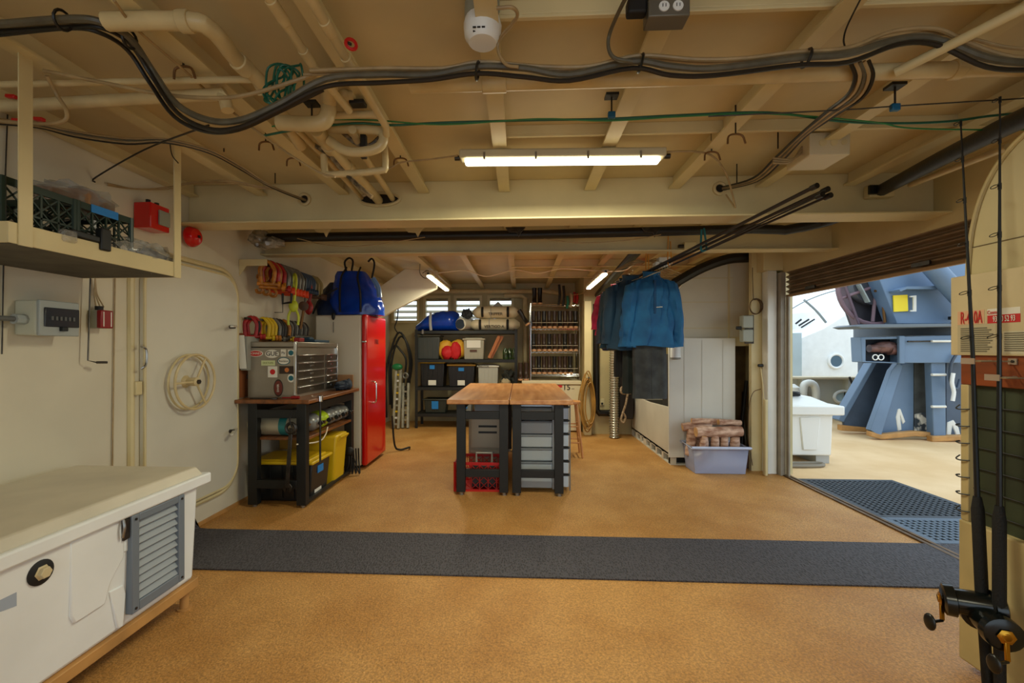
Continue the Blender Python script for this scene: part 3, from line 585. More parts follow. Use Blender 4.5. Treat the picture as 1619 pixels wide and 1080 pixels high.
# milk crates (green-black lattice): built at the origin
crate_m = M('crate_green', (20, 44, 34), rough=.4)
def lattice(mb, a, b, z0, z1, nx, up=V((0, 0, 1)), th=.008):
    a = V(a); b = V(b); d = (b - a).normalized(); L = (b - a).length; H = z1 - z0
    def P(s, z): return V((a.x, a.y, 0)) + d * s + V((0, 0, z))
    mb.bar(P(0, z1 - .015), P(L, z1 - .015), .010, .03); mb.bar(P(0, z0 + .012), P(L, z0 + .012), .010, .024)
    mb.bar(P(0, z0 + H * .5), P(L, z0 + H * .5), th, th)
    c = L / nx
    for i in range(nx + 1): mb.bar(P(i * c, z0), P(i * c, z1), th, th * (1.6 if i in (0, nx) else 1), up=(0, 1, 0) if abs(d.x) > .5 else (1, 0, 0))
    for i in range(nx):
        for j in range(3):
            h0 = z0 + .024 + (H - .054) * j / 3; h1 = z0 + .024 + (H - .054) * (j + 1) / 3
            mb.bar(P(i * c, h0), P((i + 1) * c, h1), th * .7, th * .7); mb.bar(P(i * c, h1), P((i + 1) * c, h0), th * .7, th * .7)
def crate(label, loc, mat, w=.36, d=.28, h=.26, nx=4, group=None, tape=False):
    t = T('milk_crate', label, 'crate', (0, 0, 0), group)
    mb = MB(); x, y = w / 2, d / 2
    for a, b in (((-x, -y), (x, -y)), ((x, -y), (x, y)), ((x, y), (-x, y)), ((-x, y), (-x, -y))): lattice(mb, (*a, 0), (*b, 0), 0, h, nx)
    for p in ((-x, -y), (x, -y), (x, y), (-x, y)): mb.cyl((*p, 0), (*p, h), .012, n=8)
    O('lattice_sides', mb, mat, t)
    O('crate_floor', MB().box(-x, x, -y, y, 0, .008), mat, t)
    if tape: O('tape_label', MB().box(x + .006, x + .008, -.08, .06, h - .035, h + .003), tape_b, t)
    t.location = loc; return t
crate('dark green plastic crate at the near end of the hanging shelf', (-2.21, 1.78, 1.84), crate_m)
crate('dark green plastic crate with a blue tape label on the hanging shelf', (-2.21, 2.075, 1.84), crate_m, tape=True)
clr = M('clear_film', (205, 205, 200), rough=.12, alpha=.38, var=.25, vs_=25)
card = M('cardboard', (168, 122, 80), rough=.75, var=.15, vs_=8)
t = T('bagged_carton', 'brown carton in a clear plastic bag on top of the taped crate', 'bagged carton', (-2.26, 2.1, 2.11))
O('carton', MB().xf(Matrix.Identity(4)).box(-.11, .11, -.12, .12, 0, .09).xf(Matrix.Translation((-2.24, 2.13, 2.105)) @ Matrix.Rotation(.35, 4, 'Z')), card, t, bev=.004)
O('plastic_bag', MB().ell((-2.23, 2.10, 2.15), (.15, .15, .075), 22, 14, .7, 3.5, 1), clr, t)
t = T('bagged_fittings', 'clear plastic bag of blue and black fittings on the shelf lip', 'bagged parts', (-2.03, 2.3, 1.9))
O('plastic_bag', MB().ell((-2.03, 2.30, 1.925), (.05, .19, .075), 22, 14, .6, 5, 4), clr, t)
O('fittings', MB().ell((-2.03, 2.34, 1.915), (.03, .09, .05), 14, 8, .6, 6, 2), M('navy_plastic', (32, 44, 72), rough=.4), t)
t = T('black_bracket', 'black metal bracket lying across the shelf lip by the bag', 'bracket', (-1.99, 2.08, 1.9))
O('bracket_plate', MB().box(-2.0, -1.965, 1.99, 2.04, 1.885, 1.99), black, t, bev=.006); O('bracket_arm', MB().bar((-1.99, 1.86, 1.935), (-1.985, 1.99, 1.93), .03, .03), black, t, bev=.006)
one('clear_clip', MB().box(-2.005, -1.965, 1.82, 1.88, 1.885, 1.94), clr, 'small clear plastic block on the shelf lip beside the black bracket', 'plastic block', bev=.01)
one('white_bottle', MB().lathe([(.035, 0), (.035, .14), (.012, .17), (.012, .2)], (-2.10, 2.08, 1.85), n=14), white_pl, 'white bottle showing through the lattice of the taped crate', 'bottle')
# ------------------------------------------------------------------ alarms and boxes on the left wall
def wy(u): return atX(u, 500, XL).y
t = T('alarm_box', 'red alarm box with a grey window under the cables', 'alarm', (XL, 3.1, 2.2))
za = atX(250, 345, XL + .1).z
ay_ = atX(238, 345, XL + .12).y; O('box_body', MB().box(XL + .002, XL + .12, ay_, ay_ + .16, za - .085, za + .085), redp, t, bev=.006)
O('grey_module', MB().box(XL + .12, XL + .135, ay_ + .06, ay_ + .15, za - .05, za + .05), M('box_grey', (150, 152, 138)), t, bev=.004)
for yy in (ay_ + .05, ay_ + .12): O('gland', MB().cyl((XL + .06, yy, za + .085), (XL + .06, yy, za + .115), .014), blackr, t)
t = T('alarm_bell', 'round red alarm bell beside the far shelf post', 'bell', (XL, 3.27, za - .02)); c = V((XL + .0, 3.285, za - .03))
O('gong', MB().lathe([(.02, .0), (.03, .03), (.078, .035), (.078, .055), (.06, .085), (.02, .098)], c, (1, 0, 0), 28), redp, t); O('bell_bolt', MB().cyl(c + V((.095, 0, 0)), c + V((.108, 0, 0)), .012, n=6), dsteel, t)
# breaker panel
xb = XL + .14; a = atX(63, 475, xb); b = atX(125, 528, xb); t = T('breaker_panel', 'grey breaker panel with a smoked window on the left wall', 'electrical box', (XL, a.y, 1.6)); zt, zb_ = 1.665, 1.495
zt = atX(63, 474, xb).z; zb_ = atX(63, 530, xb).z
O('panel_case', MB().box(XL + .002, xb - .02, a.y, b.y, zb_, zt), M('case_cream', (196, 196, 176), rough=.5), t, bev=.008)
f = O('panel_cover', MB().box(xb - .018, xb, a.y - .002, b.y + .002, zb_ - .002, zt + .002), M('cover_grey', (160, 166, 164), rough=.45), t, bev=.005)
O('smoked_window', MB().box(xb, xb + .008, a.y + .018, b.y - .004, zb_ + .045, zt - .035), M('smoked', (52, 56, 62), rough=.12), f, bev=.004)
for k in range(6): O('breaker_switch', MB().cbox((xb + .011, a.y + .05 + k * .022, (zt + zb_) / 2), (.006, .010, .02)), M('switch_grey', (90, 92, 92)), f)
O('panel_latch', MB().cbox((xb + .01, (a.y + b.y) / 2 + .01, zb_ + .035), (.02, .03, .022)), black, f, bev=.003)
t = T('conduit', 'grey conduit entering the breaker panel from the left', 'conduit', (-2.5, 2.0, 1.54))
z = (zt + zb_) / 2 - .01; O('conduit_run', MB().cyl((XL + .06, .8, z), (XL + .06, a.y - .04, z), .013), M('conduit_grey', (96, 98, 96), rough=.5), t); O('conduit_nut', MB().cyl((XL + .06, a.y - .05, z), (XL + .06, a.y, z), .026, n=8), M('cover_grey', (160, 166, 164)), t)
# call point, hook lever
a = atX(153, 490, XL + .06); b = atX(187, 520, XL + .09)
t = T('call_point', 'small dark red call point box right of the breaker panel', 'call point', (XL, a.y, 1.55)); zt = 1.605; zt = a.z; zb_ = b.z
O('back_box', MB().box(XL + .002, XL + .06, a.y, a.y + .075, zb_, zt), M('box_grey', (150, 152, 138)), t, bev=.005)
O('front_box', MB().box(XL + .06, XL + .09, a.y - .003, a.y + .078, zb_, zt), M('dark_red', (140, 20, 26), rough=.35), t, bev=.006)
O('white_bars', MB().box(XL + .09, XL + .092, a.y + .01, a.y + .016, zb_ + .01, zt - .01).box(XL + .09, XL + .092, a.y + .058, a.y + .064, zb_ + .01, zt - .01), paper, t)
O('gland', MB().cyl((XL + .04, a.y + .035, zt), (XL + .04, a.y + .035, zt + .025), .02), blackr, t)
for k in range(3): cable(('left', 'middle', 'right')[k] + ' one of the three thin leads rising from the red call point', [V((XL + .035 + .01 * k, a.y + .02 + .015 * k, zt + .02)), V((XL + .02, a.y + .025 + .008 * k, 1.75)), V((XL + .02, a.y + .03, 1.84))], .0035, cbt)
t = T('hanging_rod', 'thin hanging rod with a flat grey handle below the shelf', 'pull rod', (XL, 2.64, 1.4))
p0 = atX(143, 440, XL + .05); p1 = atX(139, 570, XL + .05); p2 = atX(152, 573, XL + .07); p3 = atX(170, 573, XL + .1)
O('rod', MB().tube([p0, p1, p2], .004, 8, sm=0), dsteel, t); O('rod_handle', MB().bar(p2, p3, .02, .014), dsteel, t, bev=.003)
cable('thin wire clipped down the wall left of the door groove', [atX(182, 440, XL + .01), atX(180, 560, XL + .01), atX(178, 740, XL + .01), V((XL + .01, wy(178), .2))], .004, cbt)
cable('thin chain-like wire at the far left of the wall', [atX(12, 180, XL + .01), atX(8, 300, XL + .01), atX(3, 560, XL + .01)], .003, dsteel)
cable('thin cable curving round the top of the watertight door', [atX(282, 425, XL + .01), atX(320, 432, XL + .01), atX(350, 455, XL + .01)], .003, cbt)
# ------------------------------------------------------------------ watertight door in the left wall
t = T('door_1', 'cream watertight steel door with a handwheel', 'door', (XL, 3.3, .2), kind='structure')
def rr(y0, y1, z0, z1, r, x, n=8):
    P = []
    for cy, cz, a0 in ((y1 - r, z1 - r, 0), (y0 + r, z1 - r, PI / 2), (y0 + r, z0 + r, PI), (y1 - r, z0 + r, 1.5 * PI)):
        for k in range(n + 1): a = a0 + k * PI / 2 / n; P.append(V((x, cy + r * math.cos(a), cz + r * math.sin(a))))
    return P
y0, y1, z0, z1 = 2.86, 3.86, .22, 2.06
O('door_plate', MB().prism(rr(y0, y1, z0, z1, .2, XL + .001), (.035, 0, 0)), M('door_paint', (220, 216, 200), rough=.42, var=.05, vs_=1.5), t, bev=.008)
O('edge_bead', MB().tube(rr(y0 + .008, y1 - .008, z0 + .008, z1 - .008, .2, XL + .034), .010, 8, closed=True), cream, t)
O('coaming', MB().tube(rr(y0 - .07, y1 + .02, z0 - .03, z1 + .04, .24, XL + .006), .022, 8, closed=True), cream, t)
h = O('door_handle', MB().tube([atX(224, 547, XL + .04), atX(224, 548, XL + .09), atX(231, 552, XL + .095), atX(232, 566, XL + .095), atX(230, 578, XL + .095), atX(225, 582, XL + .09), atX(225, 583, XL + .04)], .007, 8, sm=2), steel, t)
O('hinge', MB().cbox((XL + .03, y0 - .045, atX(190, 616, XL).z), (.03, .05, .09)), cream, t, bev=.005)
cw = V((XL + .115, 3.235, 1.168)); hw = O('handwheel', MB().ring(cw, .205, .0095, (1, 0, 0), 40, 10), pipe_m, t)
O('inner_wheel', MB().ring(cw + V((-.05, -.0, 0)), .205, .008, (1, 0, 0), 40, 8), cream, hw)
for a in (60, 180, 300): O('spoke', MB().cyl(cw, cw + V((0, .2 * math.cos(math.radians(a)), .2 * math.sin(math.radians(a)))), .008), pipe_m, hw)
O('hub', MB().lathe([(.055, -.105), (.05, -.08), (.03, -.06), (.034, .012), (.022, .018)], cw, (1, 0, 0), 20), pipe_m, hw); O('spindle_nut', MB().cyl(cw + V((.018, 0, 0)), cw + V((.03, 0, 0)), .018, n=6), dsteel, hw)
for v_, lb in ((517, ''), (682, '')):
    c = atX(366, v_, XL + .05); O('dog_lever', MB().bar(c + V((.07, -.10, -.01 if v_ > 600 else 0)), c + V((.0, .06, .01)), .028, .016), M('lever_pale', (206, 202, 188), rough=.4), t, bev=.003); O('dog_pivot', MB().cyl(c + V((-.04, 0, 0)), c + V((.03, 0, 0)), .016), dsteel, t)
struct('baseboard_left', MB().box(XL, XL + .012, 2.4, 5.1, 0, .03), tan_p, 'tan painted strip at the foot of the left wall', 'baseboard')
# ------------------------------------------------------------------ work bench at the left wall
def bench(name, label, x0, x1, y0, y1, h, topm, leg=.075, th=.035, oh=.04, shelf=None, cat='workbench'):
    t = T(name, label, cat, ((x0 + x1) / 2, (y0 + y1) / 2, 0))
    O('bench_top', MB().box(x0, x1, y0, y1, h - th, h), topm, t, bev=.008)
    lx = (x0 + .10, x1 - .05); ly = (y0 + oh, y1 - oh)
    for x in lx:
        for y in ly:
            sx = 1 if x == lx[0] else -1; sy = 1 if y == ly[0] else -1
            l = O('leg', MB().box(x, x + sx * leg, y, y + sy * leg * .8, .022, h - th), black, t, bev=.003)
            O('foot', MB().cyl((x + sx * leg / 2, y + sy * leg * .4, 0), (x + sx * leg / 2, y + sy * leg * .4, .024), .022), steel, l)
    for y in ly:
        sy = 1 if y == ly[0] else -1
        for z in (.17, h - th - .13): O('cross_bar', MB().box(lx[0] + leg, lx[1] - leg, y, y + sy * .04, z, z + .075), black, t, bev=.003)
    for x in lx:
        sx = 1 if x == lx[0] else -1
        O('side_rail', MB().box(x, x + sx * .03, ly[0] + leg * .8, ly[1] - leg * .8, h - th - .09, h - th - .02), black, t)
        if shelf: O('side_rail', MB().box(x, x + sx * .03, ly[0] + leg * .8, ly[1] - leg * .8, .03, .06), black, t)
    if shelf: O('mid_shelf', MB().box(lx[0] + .004, lx[1] - .004, y0 + oh + .045, y1 - oh - .045, shelf - .025, shelf), benchw, t, bev=.003)
    return t
bench('workbench', 'black-legged workbench with a worn wooden top at the left wall', -2.53, -1.85, 3.80, 5.02, .965, benchw, leg=.085, shelf=.62)
# toolbox
X0, X1, TY0, TY1, TZ0, TZ1 = -2.50, -2.045, 3.95, 4.88, .966, 1.482
alu = M('brushed_aluminium', (168, 160, 146), rough=.35, metal=.75, var=.1, vs_=3); dkal = M('drawer_metal', (104, 98, 88), rough=.3, metal=.85, var=.15, vs_=5)
t = T('tool_chest', 'brushed metal tool chest covered in stickers on the left workbench', 'tool chest', (-2.14, 4.3, TZ0))
O('chest_body', MB().box(X0, X1 - .015, TY0, TY1, TZ0, TZ1 - .055), alu, t, bev=.004)
O('lid', MB().box(X0, X1, TY0 - .002, TY1, TZ1 - .05, TZ1), alu, t, bev=.008)
O('corner_trim', MB().box(X1 - .02, X1 + .004, TY0 - .006, TY0 + .02, TZ0, TZ1), chrome, t, bev=.003); O('corner_trim', MB().box(X1 - .02, X1 + .004, TY1 - .02, TY1 + .006, TZ0, TZ1), chrome, t, bev=.003)
fr = (TZ1 - .10 - TZ0) / 5.6
for col, (a, b) in enumerate(((TY0 + .04, TY0 + .59), (TY0 + .64, TY1 - .03))):
    for k in range(5):
        z = TZ0 + .03 + k * fr
        if col == 1 and k == 0: pass
        d = O('drawer', MB().box(X1 - .016, X1 - .002, a, b, z, z + fr * .88), dkal, t, bev=.002)
        O('drawer_pull', MB().box(X1 - .002, X1 + .012, a, b, z + fr * .78, z + fr * .90), chrome, d, bev=.002)
        O('drawer_badge', MB().cbox((X1 - .001, (a + b) / 2, z + fr * .45), (.003, .06 if col == 0 else .03, .014)), chrome, d)
def fx(u, v): return at(u, v, TY0 - .002)
def sticker(u, v, w, h, mat, shape='o', inner=None, rim=None, s=None, sc_=None, scol=None):
    c = fx(u, v); k = 4.15 / 700; w *= k / 2; h *= k / 2
    def sh(w, h, d):
        if shape == 'o': return MB().prism([(c.x + w * math.cos(a), TY0 - .001 - d, c.z + h * math.sin(a)) for a in [i * PI / 12 for i in range(24)]], (0, d, 0))
        return MB().prism([(c.x - w, TY0 - .001 - d, c.z - h), (c.x + w, TY0 - .001 - d, c.z - h), (c.x + w, TY0 - .001 - d, c.z + h), (c.x - w, TY0 - .001 - d, c.z + h)], (0, d, 0))
    o = O('sticker', sh(w, h, .001), rim or mat, t)
    if rim: O('sticker_face', sh(w * .86, h * .82, .0016), mat, o)
    if inner: O('sticker_emblem', MB().lathe([(inner[0] * k, 0), (inner[0] * k, .0006)], (c.x, TY0 - .0022, c.z), (0, -1, 0), 16), inner[1], o)
    if s: text(s, sc_ * k, (c.x, TY0 - .003, c.z), (1, 0, 0), (0, 0, 1), scol, o, ext=.0003)
wht = M('sticker_white', (226, 222, 208), rough=.5); ink = M('ink_black', (24, 24, 26), rough=.6); inkr = M('ink_red', (196, 30, 28), rough=.5); inkt = M('ink_teal', (20, 96, 110), rough=.5); brn = M('sticker_brown', (52, 36, 24), rough=.5)
sticker(404, 559, 24, 10, inkr, rim=wht, s='RONNEY', sc_=4.5, scol=wht); sticker(430, 559.5, 22, 13, wht, s='GUE', sc_=10, scol=ink)
sticker(448, 558, 8, 11, wht, 'r', s='Ply', sc_=5, scol=ink); sticker(460, 558, 9, 10, wht, 'r', inner=(4, inkt)); sticker(448.5, 571, 20, 12, wht, rim=inkt, s='Revision', sc_=4.4, scol=ink)
sticker(424, 574, 22, 8, M('sticker_lime', (206, 214, 160), rough=.5), 'r', s='DUCTLESS', sc_=3.6, scol=M('ink_olive', (120, 130, 60))); sticker(431, 588, 15, 17, wht, 'r', inner=(4.2, inkr)); sticker(453.5, 585, 24, 12, brn, 'r', inner=(3.5, M('ink_orange', (200, 120, 60))))
sticker(460, 598, 11, 13, wht, inner=(4, inkt)); sticker(440, 613.5, 15, 27, M('sticker_maroon', (110, 44, 32)), rim=brn); text('DIVER', 4.5 * 4.15 / 700, fx(440, 613.5) + V((0, -.004, 0)), (0, 0, 1), (-1, 0, 0), wht, t, ext=.0003)
# things on the bench
one('teal_case', MB().box(-2.25, -2.08, 4.40, 4.74, 1.483, 1.51).box(-2.22, -2.14, 4.41, 4.5, 1.51, 1.535), M('teal_cloth', (30, 62, 84), rough=.6), 'dark teal tool lying on the tool chest lid', 'tool', bev=.006)
one('red_tag_box', MB().box(-2.12, -2.06, 4.05, 4.14, 1.483, 1.52), M('dark_red', (140, 20, 26)), 'small dark red box on the front edge of the tool chest lid', 'box', bev=.004)
t = T('bench_vice_cloth', 'dark blue cloth bundle at the far end of the left workbench', 'cloth bundle', (-2.0, 4.83, .966)); O('cloth', MB().ell((-1.95, 4.78, 1.01), (.07, .14, .05), 20, 12, .5, 4, 6).ell((-1.92, 4.82, 1.02), (.06, .07, .055), 14, 10, .4, 4, 8), M('navy_cloth', (34, 46, 62), rough=.8), t)
one('brown_board', MB().box(-2.2, -1.90, 4.95, 4.97, .966, 1.12), card, 'small brown board standing behind the blue cloth bundle', 'board', bev=.004)
t = T('spanner_set', 'grey spanner and screwdriver lying on the front of the left workbench', 'tools', (-2.2, 3.87, .966)); O('spanner', MB().box(-2.42, -2.22, 3.85, 3.88, .966, .975).cyl((-2.2, 3.865, .966), (-2.2, 3.865, .978), .028, n=10), dsteel, t, bev=.002)
one('screwdriver', MB().cyl((-2.13, 3.87, .978), (-2.05, 3.88, .978), .006).cyl((-2.05, 3.88, .98), (-1.98, 3.885, .98), .014), M('dark_red', (140, 20, 26)), 'red handled screwdriver in front of the tool chest', 'screwdriver')
t = T('bar_clamp', 'long steel bar clamp fixed at the near corner of the left workbench', 'clamp', (-1.84, 3.98, .4)); O('clamp_bar', MB().cyl((-1.842, 4.0, .36), (-1.842, 4.0, .93), .009), dsteel, t); O('clamp_jaw', MB().cyl((-1.842, 4.0, .93), (-1.842, 4.0, .985), .024), chrome, t, bev=.003)
# spanner hung on the leg frame
t = T('giant_spanner', 'very large dark spanner hanging from the front bar of the left workbench', 'spanner', (-2.1, 3.8, .3))
c1 = at(460, 677, 3.79); c2 = at(454, 770, 3.79); mb = MB().bar(c1, c2, .035, .014, up=(0, 1, 0))
O('spanner_shaft', mb, dsteel, t, bev=.004); O('ring_end', MB().ring(c1, .042, .015, (0, 1, 0), 20, 8), dsteel, t)
O('open_end', MB().prism([c2 + V((x, 0, z)) for x, z in ((-.02, .03), (.02, .03), (.045, .0), (.035, -.04), (.012, -.045), (.018, -.01), (-.012, -.012), (-.02, -.045), (-.042, -.03), (-.04, .0))], (0, .018, 0)), dsteel, t, bev=.003)
cable('black strap holding the giant spanner to the workbench', [at(462, 650, 3.79), at(458, 664, 3.78), at(462, 676, 3.77)], .006, blackr)
# brown board with folder at the wall edge
t = T('clipboard_board', 'tall brown board against the wall left of the tool chest', 'board', (XL, 3.95, 1.0)); O('board', MB().box(XL + .003, XL + .02, 3.90, 4.12, .97, 1.56), wood('brown_ply', (150, 88, 44), (110, 60, 28), 3, 2, .6), t)
p = [at(366, 530, 4.0), at(376, 528, 3.95), at(378, 583, 3.95), at(366, 575, 4.0)]
t = T('document_holder', 'grey and white document holder hanging on the brown board', 'document holder', (-2.5, 3.95, 1.3))
O('holder', MB().box(-2.535, -2.47, 3.9, 4.08, 1.22, 1.53), M('holder_grey', (150, 150, 140), rough=.5), t, bev=.004); O('white_folder', MB().prism([at(375, 530, 3.88), at(385, 530, 3.88), at(389, 583, 3.88), at(379, 583, 3.88)], (0, .01, 0)), paper, t)
one('red_handled_tool', MB().box(-2.52, -2.5, 3.98, 4.0, 1.02, 1.14).box(-2.52, -2.44, 3.96, 4.02, 1.14, 1.18), blackr, 'black handled tool hanging under the document holder', 'tool', bev=.005)
# ------------------------------------------------------------------ shackle racks above the bench
XW = XL + .002
t = T('shackle_bracket', 'cream L bracket carrying the upper shackle bar', 'bracket', (XL, 3.98, 1.95))
z = at(380, 423, 4.0).z; O('bracket_plate', MB().prism([(XW, 3.92, z + .06), (XW + .26, 3.92, z + .06), (XW + .26, 3.92, z), (XW + .07, 3.92, z), (XW, 3.92, z - .09)], (0, .012, 0)), cream, t, bev=.003)
O('bar', MB().cyl((XW + .22, 3.93, z + .02), (XW + .22, 5.02, z + .02), .014), dsteel, t)
galv = M('galvanised', (132, 130, 122), rough=.45, metal=.5, var=.2, vs_=30); orn = M('orange_paint', (196, 122, 30), rough=.45, var=.3, vs_=20); ornr = M('orange_red', (212, 70, 32), rough=.4); yl2 = M('hi_vis_yellow', (190, 200, 50), rough=.45); bl2 = M('steel_blue', (52, 74, 98), rough=.4); rd2 = M('red_shackle', (178, 30, 30), rough=.4, var=.3, vs_=20); brn2 = M('rusty_brown', (92, 62, 42), rough=.6, var=.3, vs_=20)
def shackle(s, bow, pin):   # hangs from origin, bow in the XZ plane
    t = T('shackle', 's', 'shackle', (0, 0, 0)); r = .011 * s
    O('bow', MB().tube([V((-.028 * s, 0, -.11 * s)), V((-.034 * s, 0, -.06 * s)), V((-.032 * s, 0, -.025 * s)), V((0, 0, r)), V((.032 * s, 0, -.025 * s)), V((.034 * s, 0, -.06 * s)), V((.028 * s, 0, -.11 * s))], r, 8, sm=4), bow, t)
    O('pin', MB().cyl((-.05 * s, 0, -.112 * s), (.06 * s, 0, -.112 * s), .010 * s).cyl((.05 * s, 0, -.112 * s), (.065 * s, 0, -.112 * s), .019 * s, n=10), pin, t); return t
zt = z + .035
specs = [(4.00, 1.7, orn, orn, 'orange shackle, nearest on the upper bar'), (4.05, 1.9, rd2, orn, 'red shackle with an orange pin behind the nearest one'), (4.10, 1.7, orn, orn, 'second orange shackle on the upper bar'), (4.16, 1.9, rd2, rd2, 'bright red shackle next to the grey ones')]
for y, s, b, p, lb in specs:
    o = shackle(s, b, p); o.location = (XW + .22, y, zt); o.rotation_euler = (0, 0, .5); o['label'] = lb + ' over the workbench'; o['group'] = 'shackles on the upper bar'
for k in range(5):
    o = shackle(2.0, galv, ornr); o.location = (XW + .22, 4.23 + k * .07, zt); o.rotation_euler = (0, 0, .35); o['label'] = 'large grey shackle with a red-orange pin, %s of five on the upper bar' % ORD[k]; o['group'] = 'large grey shackles'
for k in range(5):
    o = shackle(1.5, bl2, bl2); o.location = (XW + .22, 4.62 + k * .05, zt); o.rotation_euler = (0, 0, .4); o['label'] = 'blue-grey shackle on the upper bar, %s of the dull blue row' % ORD[k]; o['group'] = 'blue-grey shackles'
for k in range(2):
    o = shackle(1.8, M('old_brass', (150, 136, 90), rough=.5, metal=.3), brn2); o.location = (XW + .22, 4.90 + k * .07, zt); o.rotation_euler = (0, 0, .5); o['label'] = ('pale brassy shackle beside the blue bag', 'pale brassy shackle at the far end of the upper bar')[k]
# orange hooks cluster under first shackles
for k, (u, v) in enumerate(((410, 452), (421, 455), (432, 458))):
    c = at(u, v, 4.03 + .03 * k); t = T('lifting_hook', 'orange lifting hook hanging in the near cluster, %s from the wall' % ORD[k], 'hook', c + V((0, 0, .06)), 'orange lifting hooks')
    O('hook_body', MB().tube([c + V((0, 0, .07)), c + V((.0, 0, .02)), c + V((.03, 0, -.02)), c + V((.02, 0, -.06)), c + V((-.02, 0, -.06)), c + V((-.03, 0, -.03))], .013, 8, sm=4), orn, t); O('hook_eye', MB().ring(c + V((0, 0, .085)), .022, .009, (0, 1, 0), 14, 8), orn, t)
# hanging: yellow carabiner pliers, red lever hoist hook, black G clamp
c = at(466, 470, 4.2); t = T('yellow_snap_hook', 'long yellow-green snap hook hanging below the upper bar', 'hook', c)
O('shank', MB().cyl(at(466, 460, 4.3), at(465, 488, 4.3), .014).ell(at(464, 484, 4.3), (.05, .03, .06), 12, 8), yl2, t); O('prong', MB().tube([at(460, 490, 4.3), at(456, 500, 4.3), at(456, 514, 4.3)], .012, 8, sm=3), yl2, t); O('prong', MB().tube([at(468, 490, 4.3), at(472, 500, 4.3), at(471, 514, 4.3)], .012, 8, sm=3), yl2, t)
O('sling_loop', MB().ring(at(466, 446, 4.3), .035, .012, (.8, 1, 0), 16, 8, ry=.08), yl2, t)
t = T('chain_hoist_hook', 'dark chain block with a red lever hanging on the upper bar', 'hoist', at(480, 480, 4.6)); O('hoist_block', MB().lathe([(.03, -.02), (.05, -.015), (.05, .015), (.03, .02)], at(480, 484, 4.6), (.3, -1, 0), 14), brn2, t); O('hoist_lever', MB().cyl(at(480, 490, 4.6), at(475, 520, 4.6), .014), M('rust_steel', (120, 86, 50)), t); O('hoist_strap', MB().cyl(at(482, 478, 4.6), at(483, 440, 4.6), .008), dsteel, t)
t = T('red_load_hook', 'bright red load hook hanging beside the dark chain block', 'hook', at(490, 480, 4.75)); O('hook_shank', MB().tube([at(489, 440, 4.75), at(492, 460, 4.75), at(489, 476, 4.75)], .017, 8, sm=3), rd2, t); O('hook_body', MB().tube([at(489, 476, 4.75), at(493, 486, 4.75), at(488, 496, 4.75), at(483, 486, 4.75), at(488, 476, 4.75)], .016, 8, sm=4).ell(at(489, 487, 4.75), (.04, .025, .07), 12, 8), rd2, t)
one('black_square_clamp', MB().tube([at(447, 464, 4.2), at(447, 480, 4.2), at(460, 478, 4.2), at(461, 464, 4.2)], .013, 4), blackr, 'black square clamp hanging under the grey shackles', 'clamp')
one('hanging_bracket', MB().tube([at(447, 480, 4.2), at(447, 494, 4.2), at(434, 494, 4.2)], .004, 6), dsteel, 'thin wire bracket below the black square clamp', 'bracket')
# lower rail
t = T('shackle_rail', 'dark lower rail of shackles on a white board over the brown plank', 'rail', (XL, 3.97, 1.6)); z = at(378, 502, 3.98).z
O('rail_bar', MB().box(XW + .04, XW + .07, 3.93, 5.05, z - .02, z + .0), dsteel, t, bev=.003); O('backing_board', MB().box(XW, XW + .012, 3.95, 4.75, z - .165, z - .0), M('backing_cream', (206, 196, 168), rough=.6), t); O('plank', MB().box(XW, XW + .03, 3.95, 4.78, z - .30, z - .165), wood('plank_orange', (170, 108, 52), (128, 74, 32), 3, 1, .5), t)
z2 = z - .01
low = [(4.00, 1.1, rd2, rd2, 'red lever shackle, nearest on the lower rail'), (4.05, 1.1, rd2, rd2, 'second red shackle on the lower rail'), (4.20, 1.15, yel, yel, 'first yellow shackle on the lower rail'), (4.26, 1.15, yel, orn, 'second yellow shackle on the lower rail'), (4.32, 1.15, yel, orn, 'third yellow shackle on the lower rail'), (4.39, 1.2, galv, galv, 'pale grey shackle after the yellow ones on the lower rail'), (4.44, 1.2, dsteel, dsteel, 'dark grey shackle after the pale one on the lower rail'), (4.50, 1.1, dsteel, dsteel, 'dark grey shackle before the orange one on the lower rail'), (4.58, 1.2, orn, yel, 'orange shackle in the middle of the lower rail')]
for y, s, b, p, lb in low:
    o = shackle(s * 1.35, b, p); o.location = (XW + .06, y, z2); o.rotation_euler = (0, 0, .7); o['label'] = lb; o['group'] = 'shackles on the lower rail'
for k in range(8):
    o = shackle(1.35, (galv, dsteel)[k % 2], galv); o.location = (XW + .06, 4.66 + k * .05, z2); o.rotation_euler = (0, 0, .7); o['label'] = 'small grey shackle toward the far end of the lower rail, %s of that run' % ORD[k]; o['group'] = 'small grey shackles'
one('black_ratchet', MB().tube([at(409, 508, 4.05), at(410, 520, 4.05), at(405, 530, 4.05)], .014, 8, sm=3), blackr, 'black ratchet strap hanging between the red and yellow shackles', 'ratchet')
# ------------------------------------------------------------------ tanks and bins under the bench
def tank(label, y, r, body, band, x0=-2.42, x1=-1.93, z=.62):
    t = T('scuba_tank', label, 'dive cylinder', (0, 0, 0), 'dive cylinders on the bench shelf')
    L = x1 - x0; mb = MB().lathe([(.001, 0), (r * .75, .008), (r, .05), (r, L - .10), (r * .93, L - .06), (r * .65, L - .02), (r * .25, L)], (x0, y, z + r), (1, 0, 0), 24); O('cylinder', mb, body, t)
    O('band', MB().cyl((x0 + L * .62, y, z + r), (x0 + L * .76, y, z + r), r * 1.012, n=24), band, t)
    v = O('tank_valve', MB().cyl((x1, y, z + r), (x1 + .05, y, z + r), .016).cyl((x1 + .03, y - .04, z + r), (x1 + .03, y + .05, z + r), .012), chrome, t); O('valve_knob', MB().cyl((x1 + .03, y - .06, z + r), (x1 + .03, y - .035, z + r), .022, n=10), blackr, v)
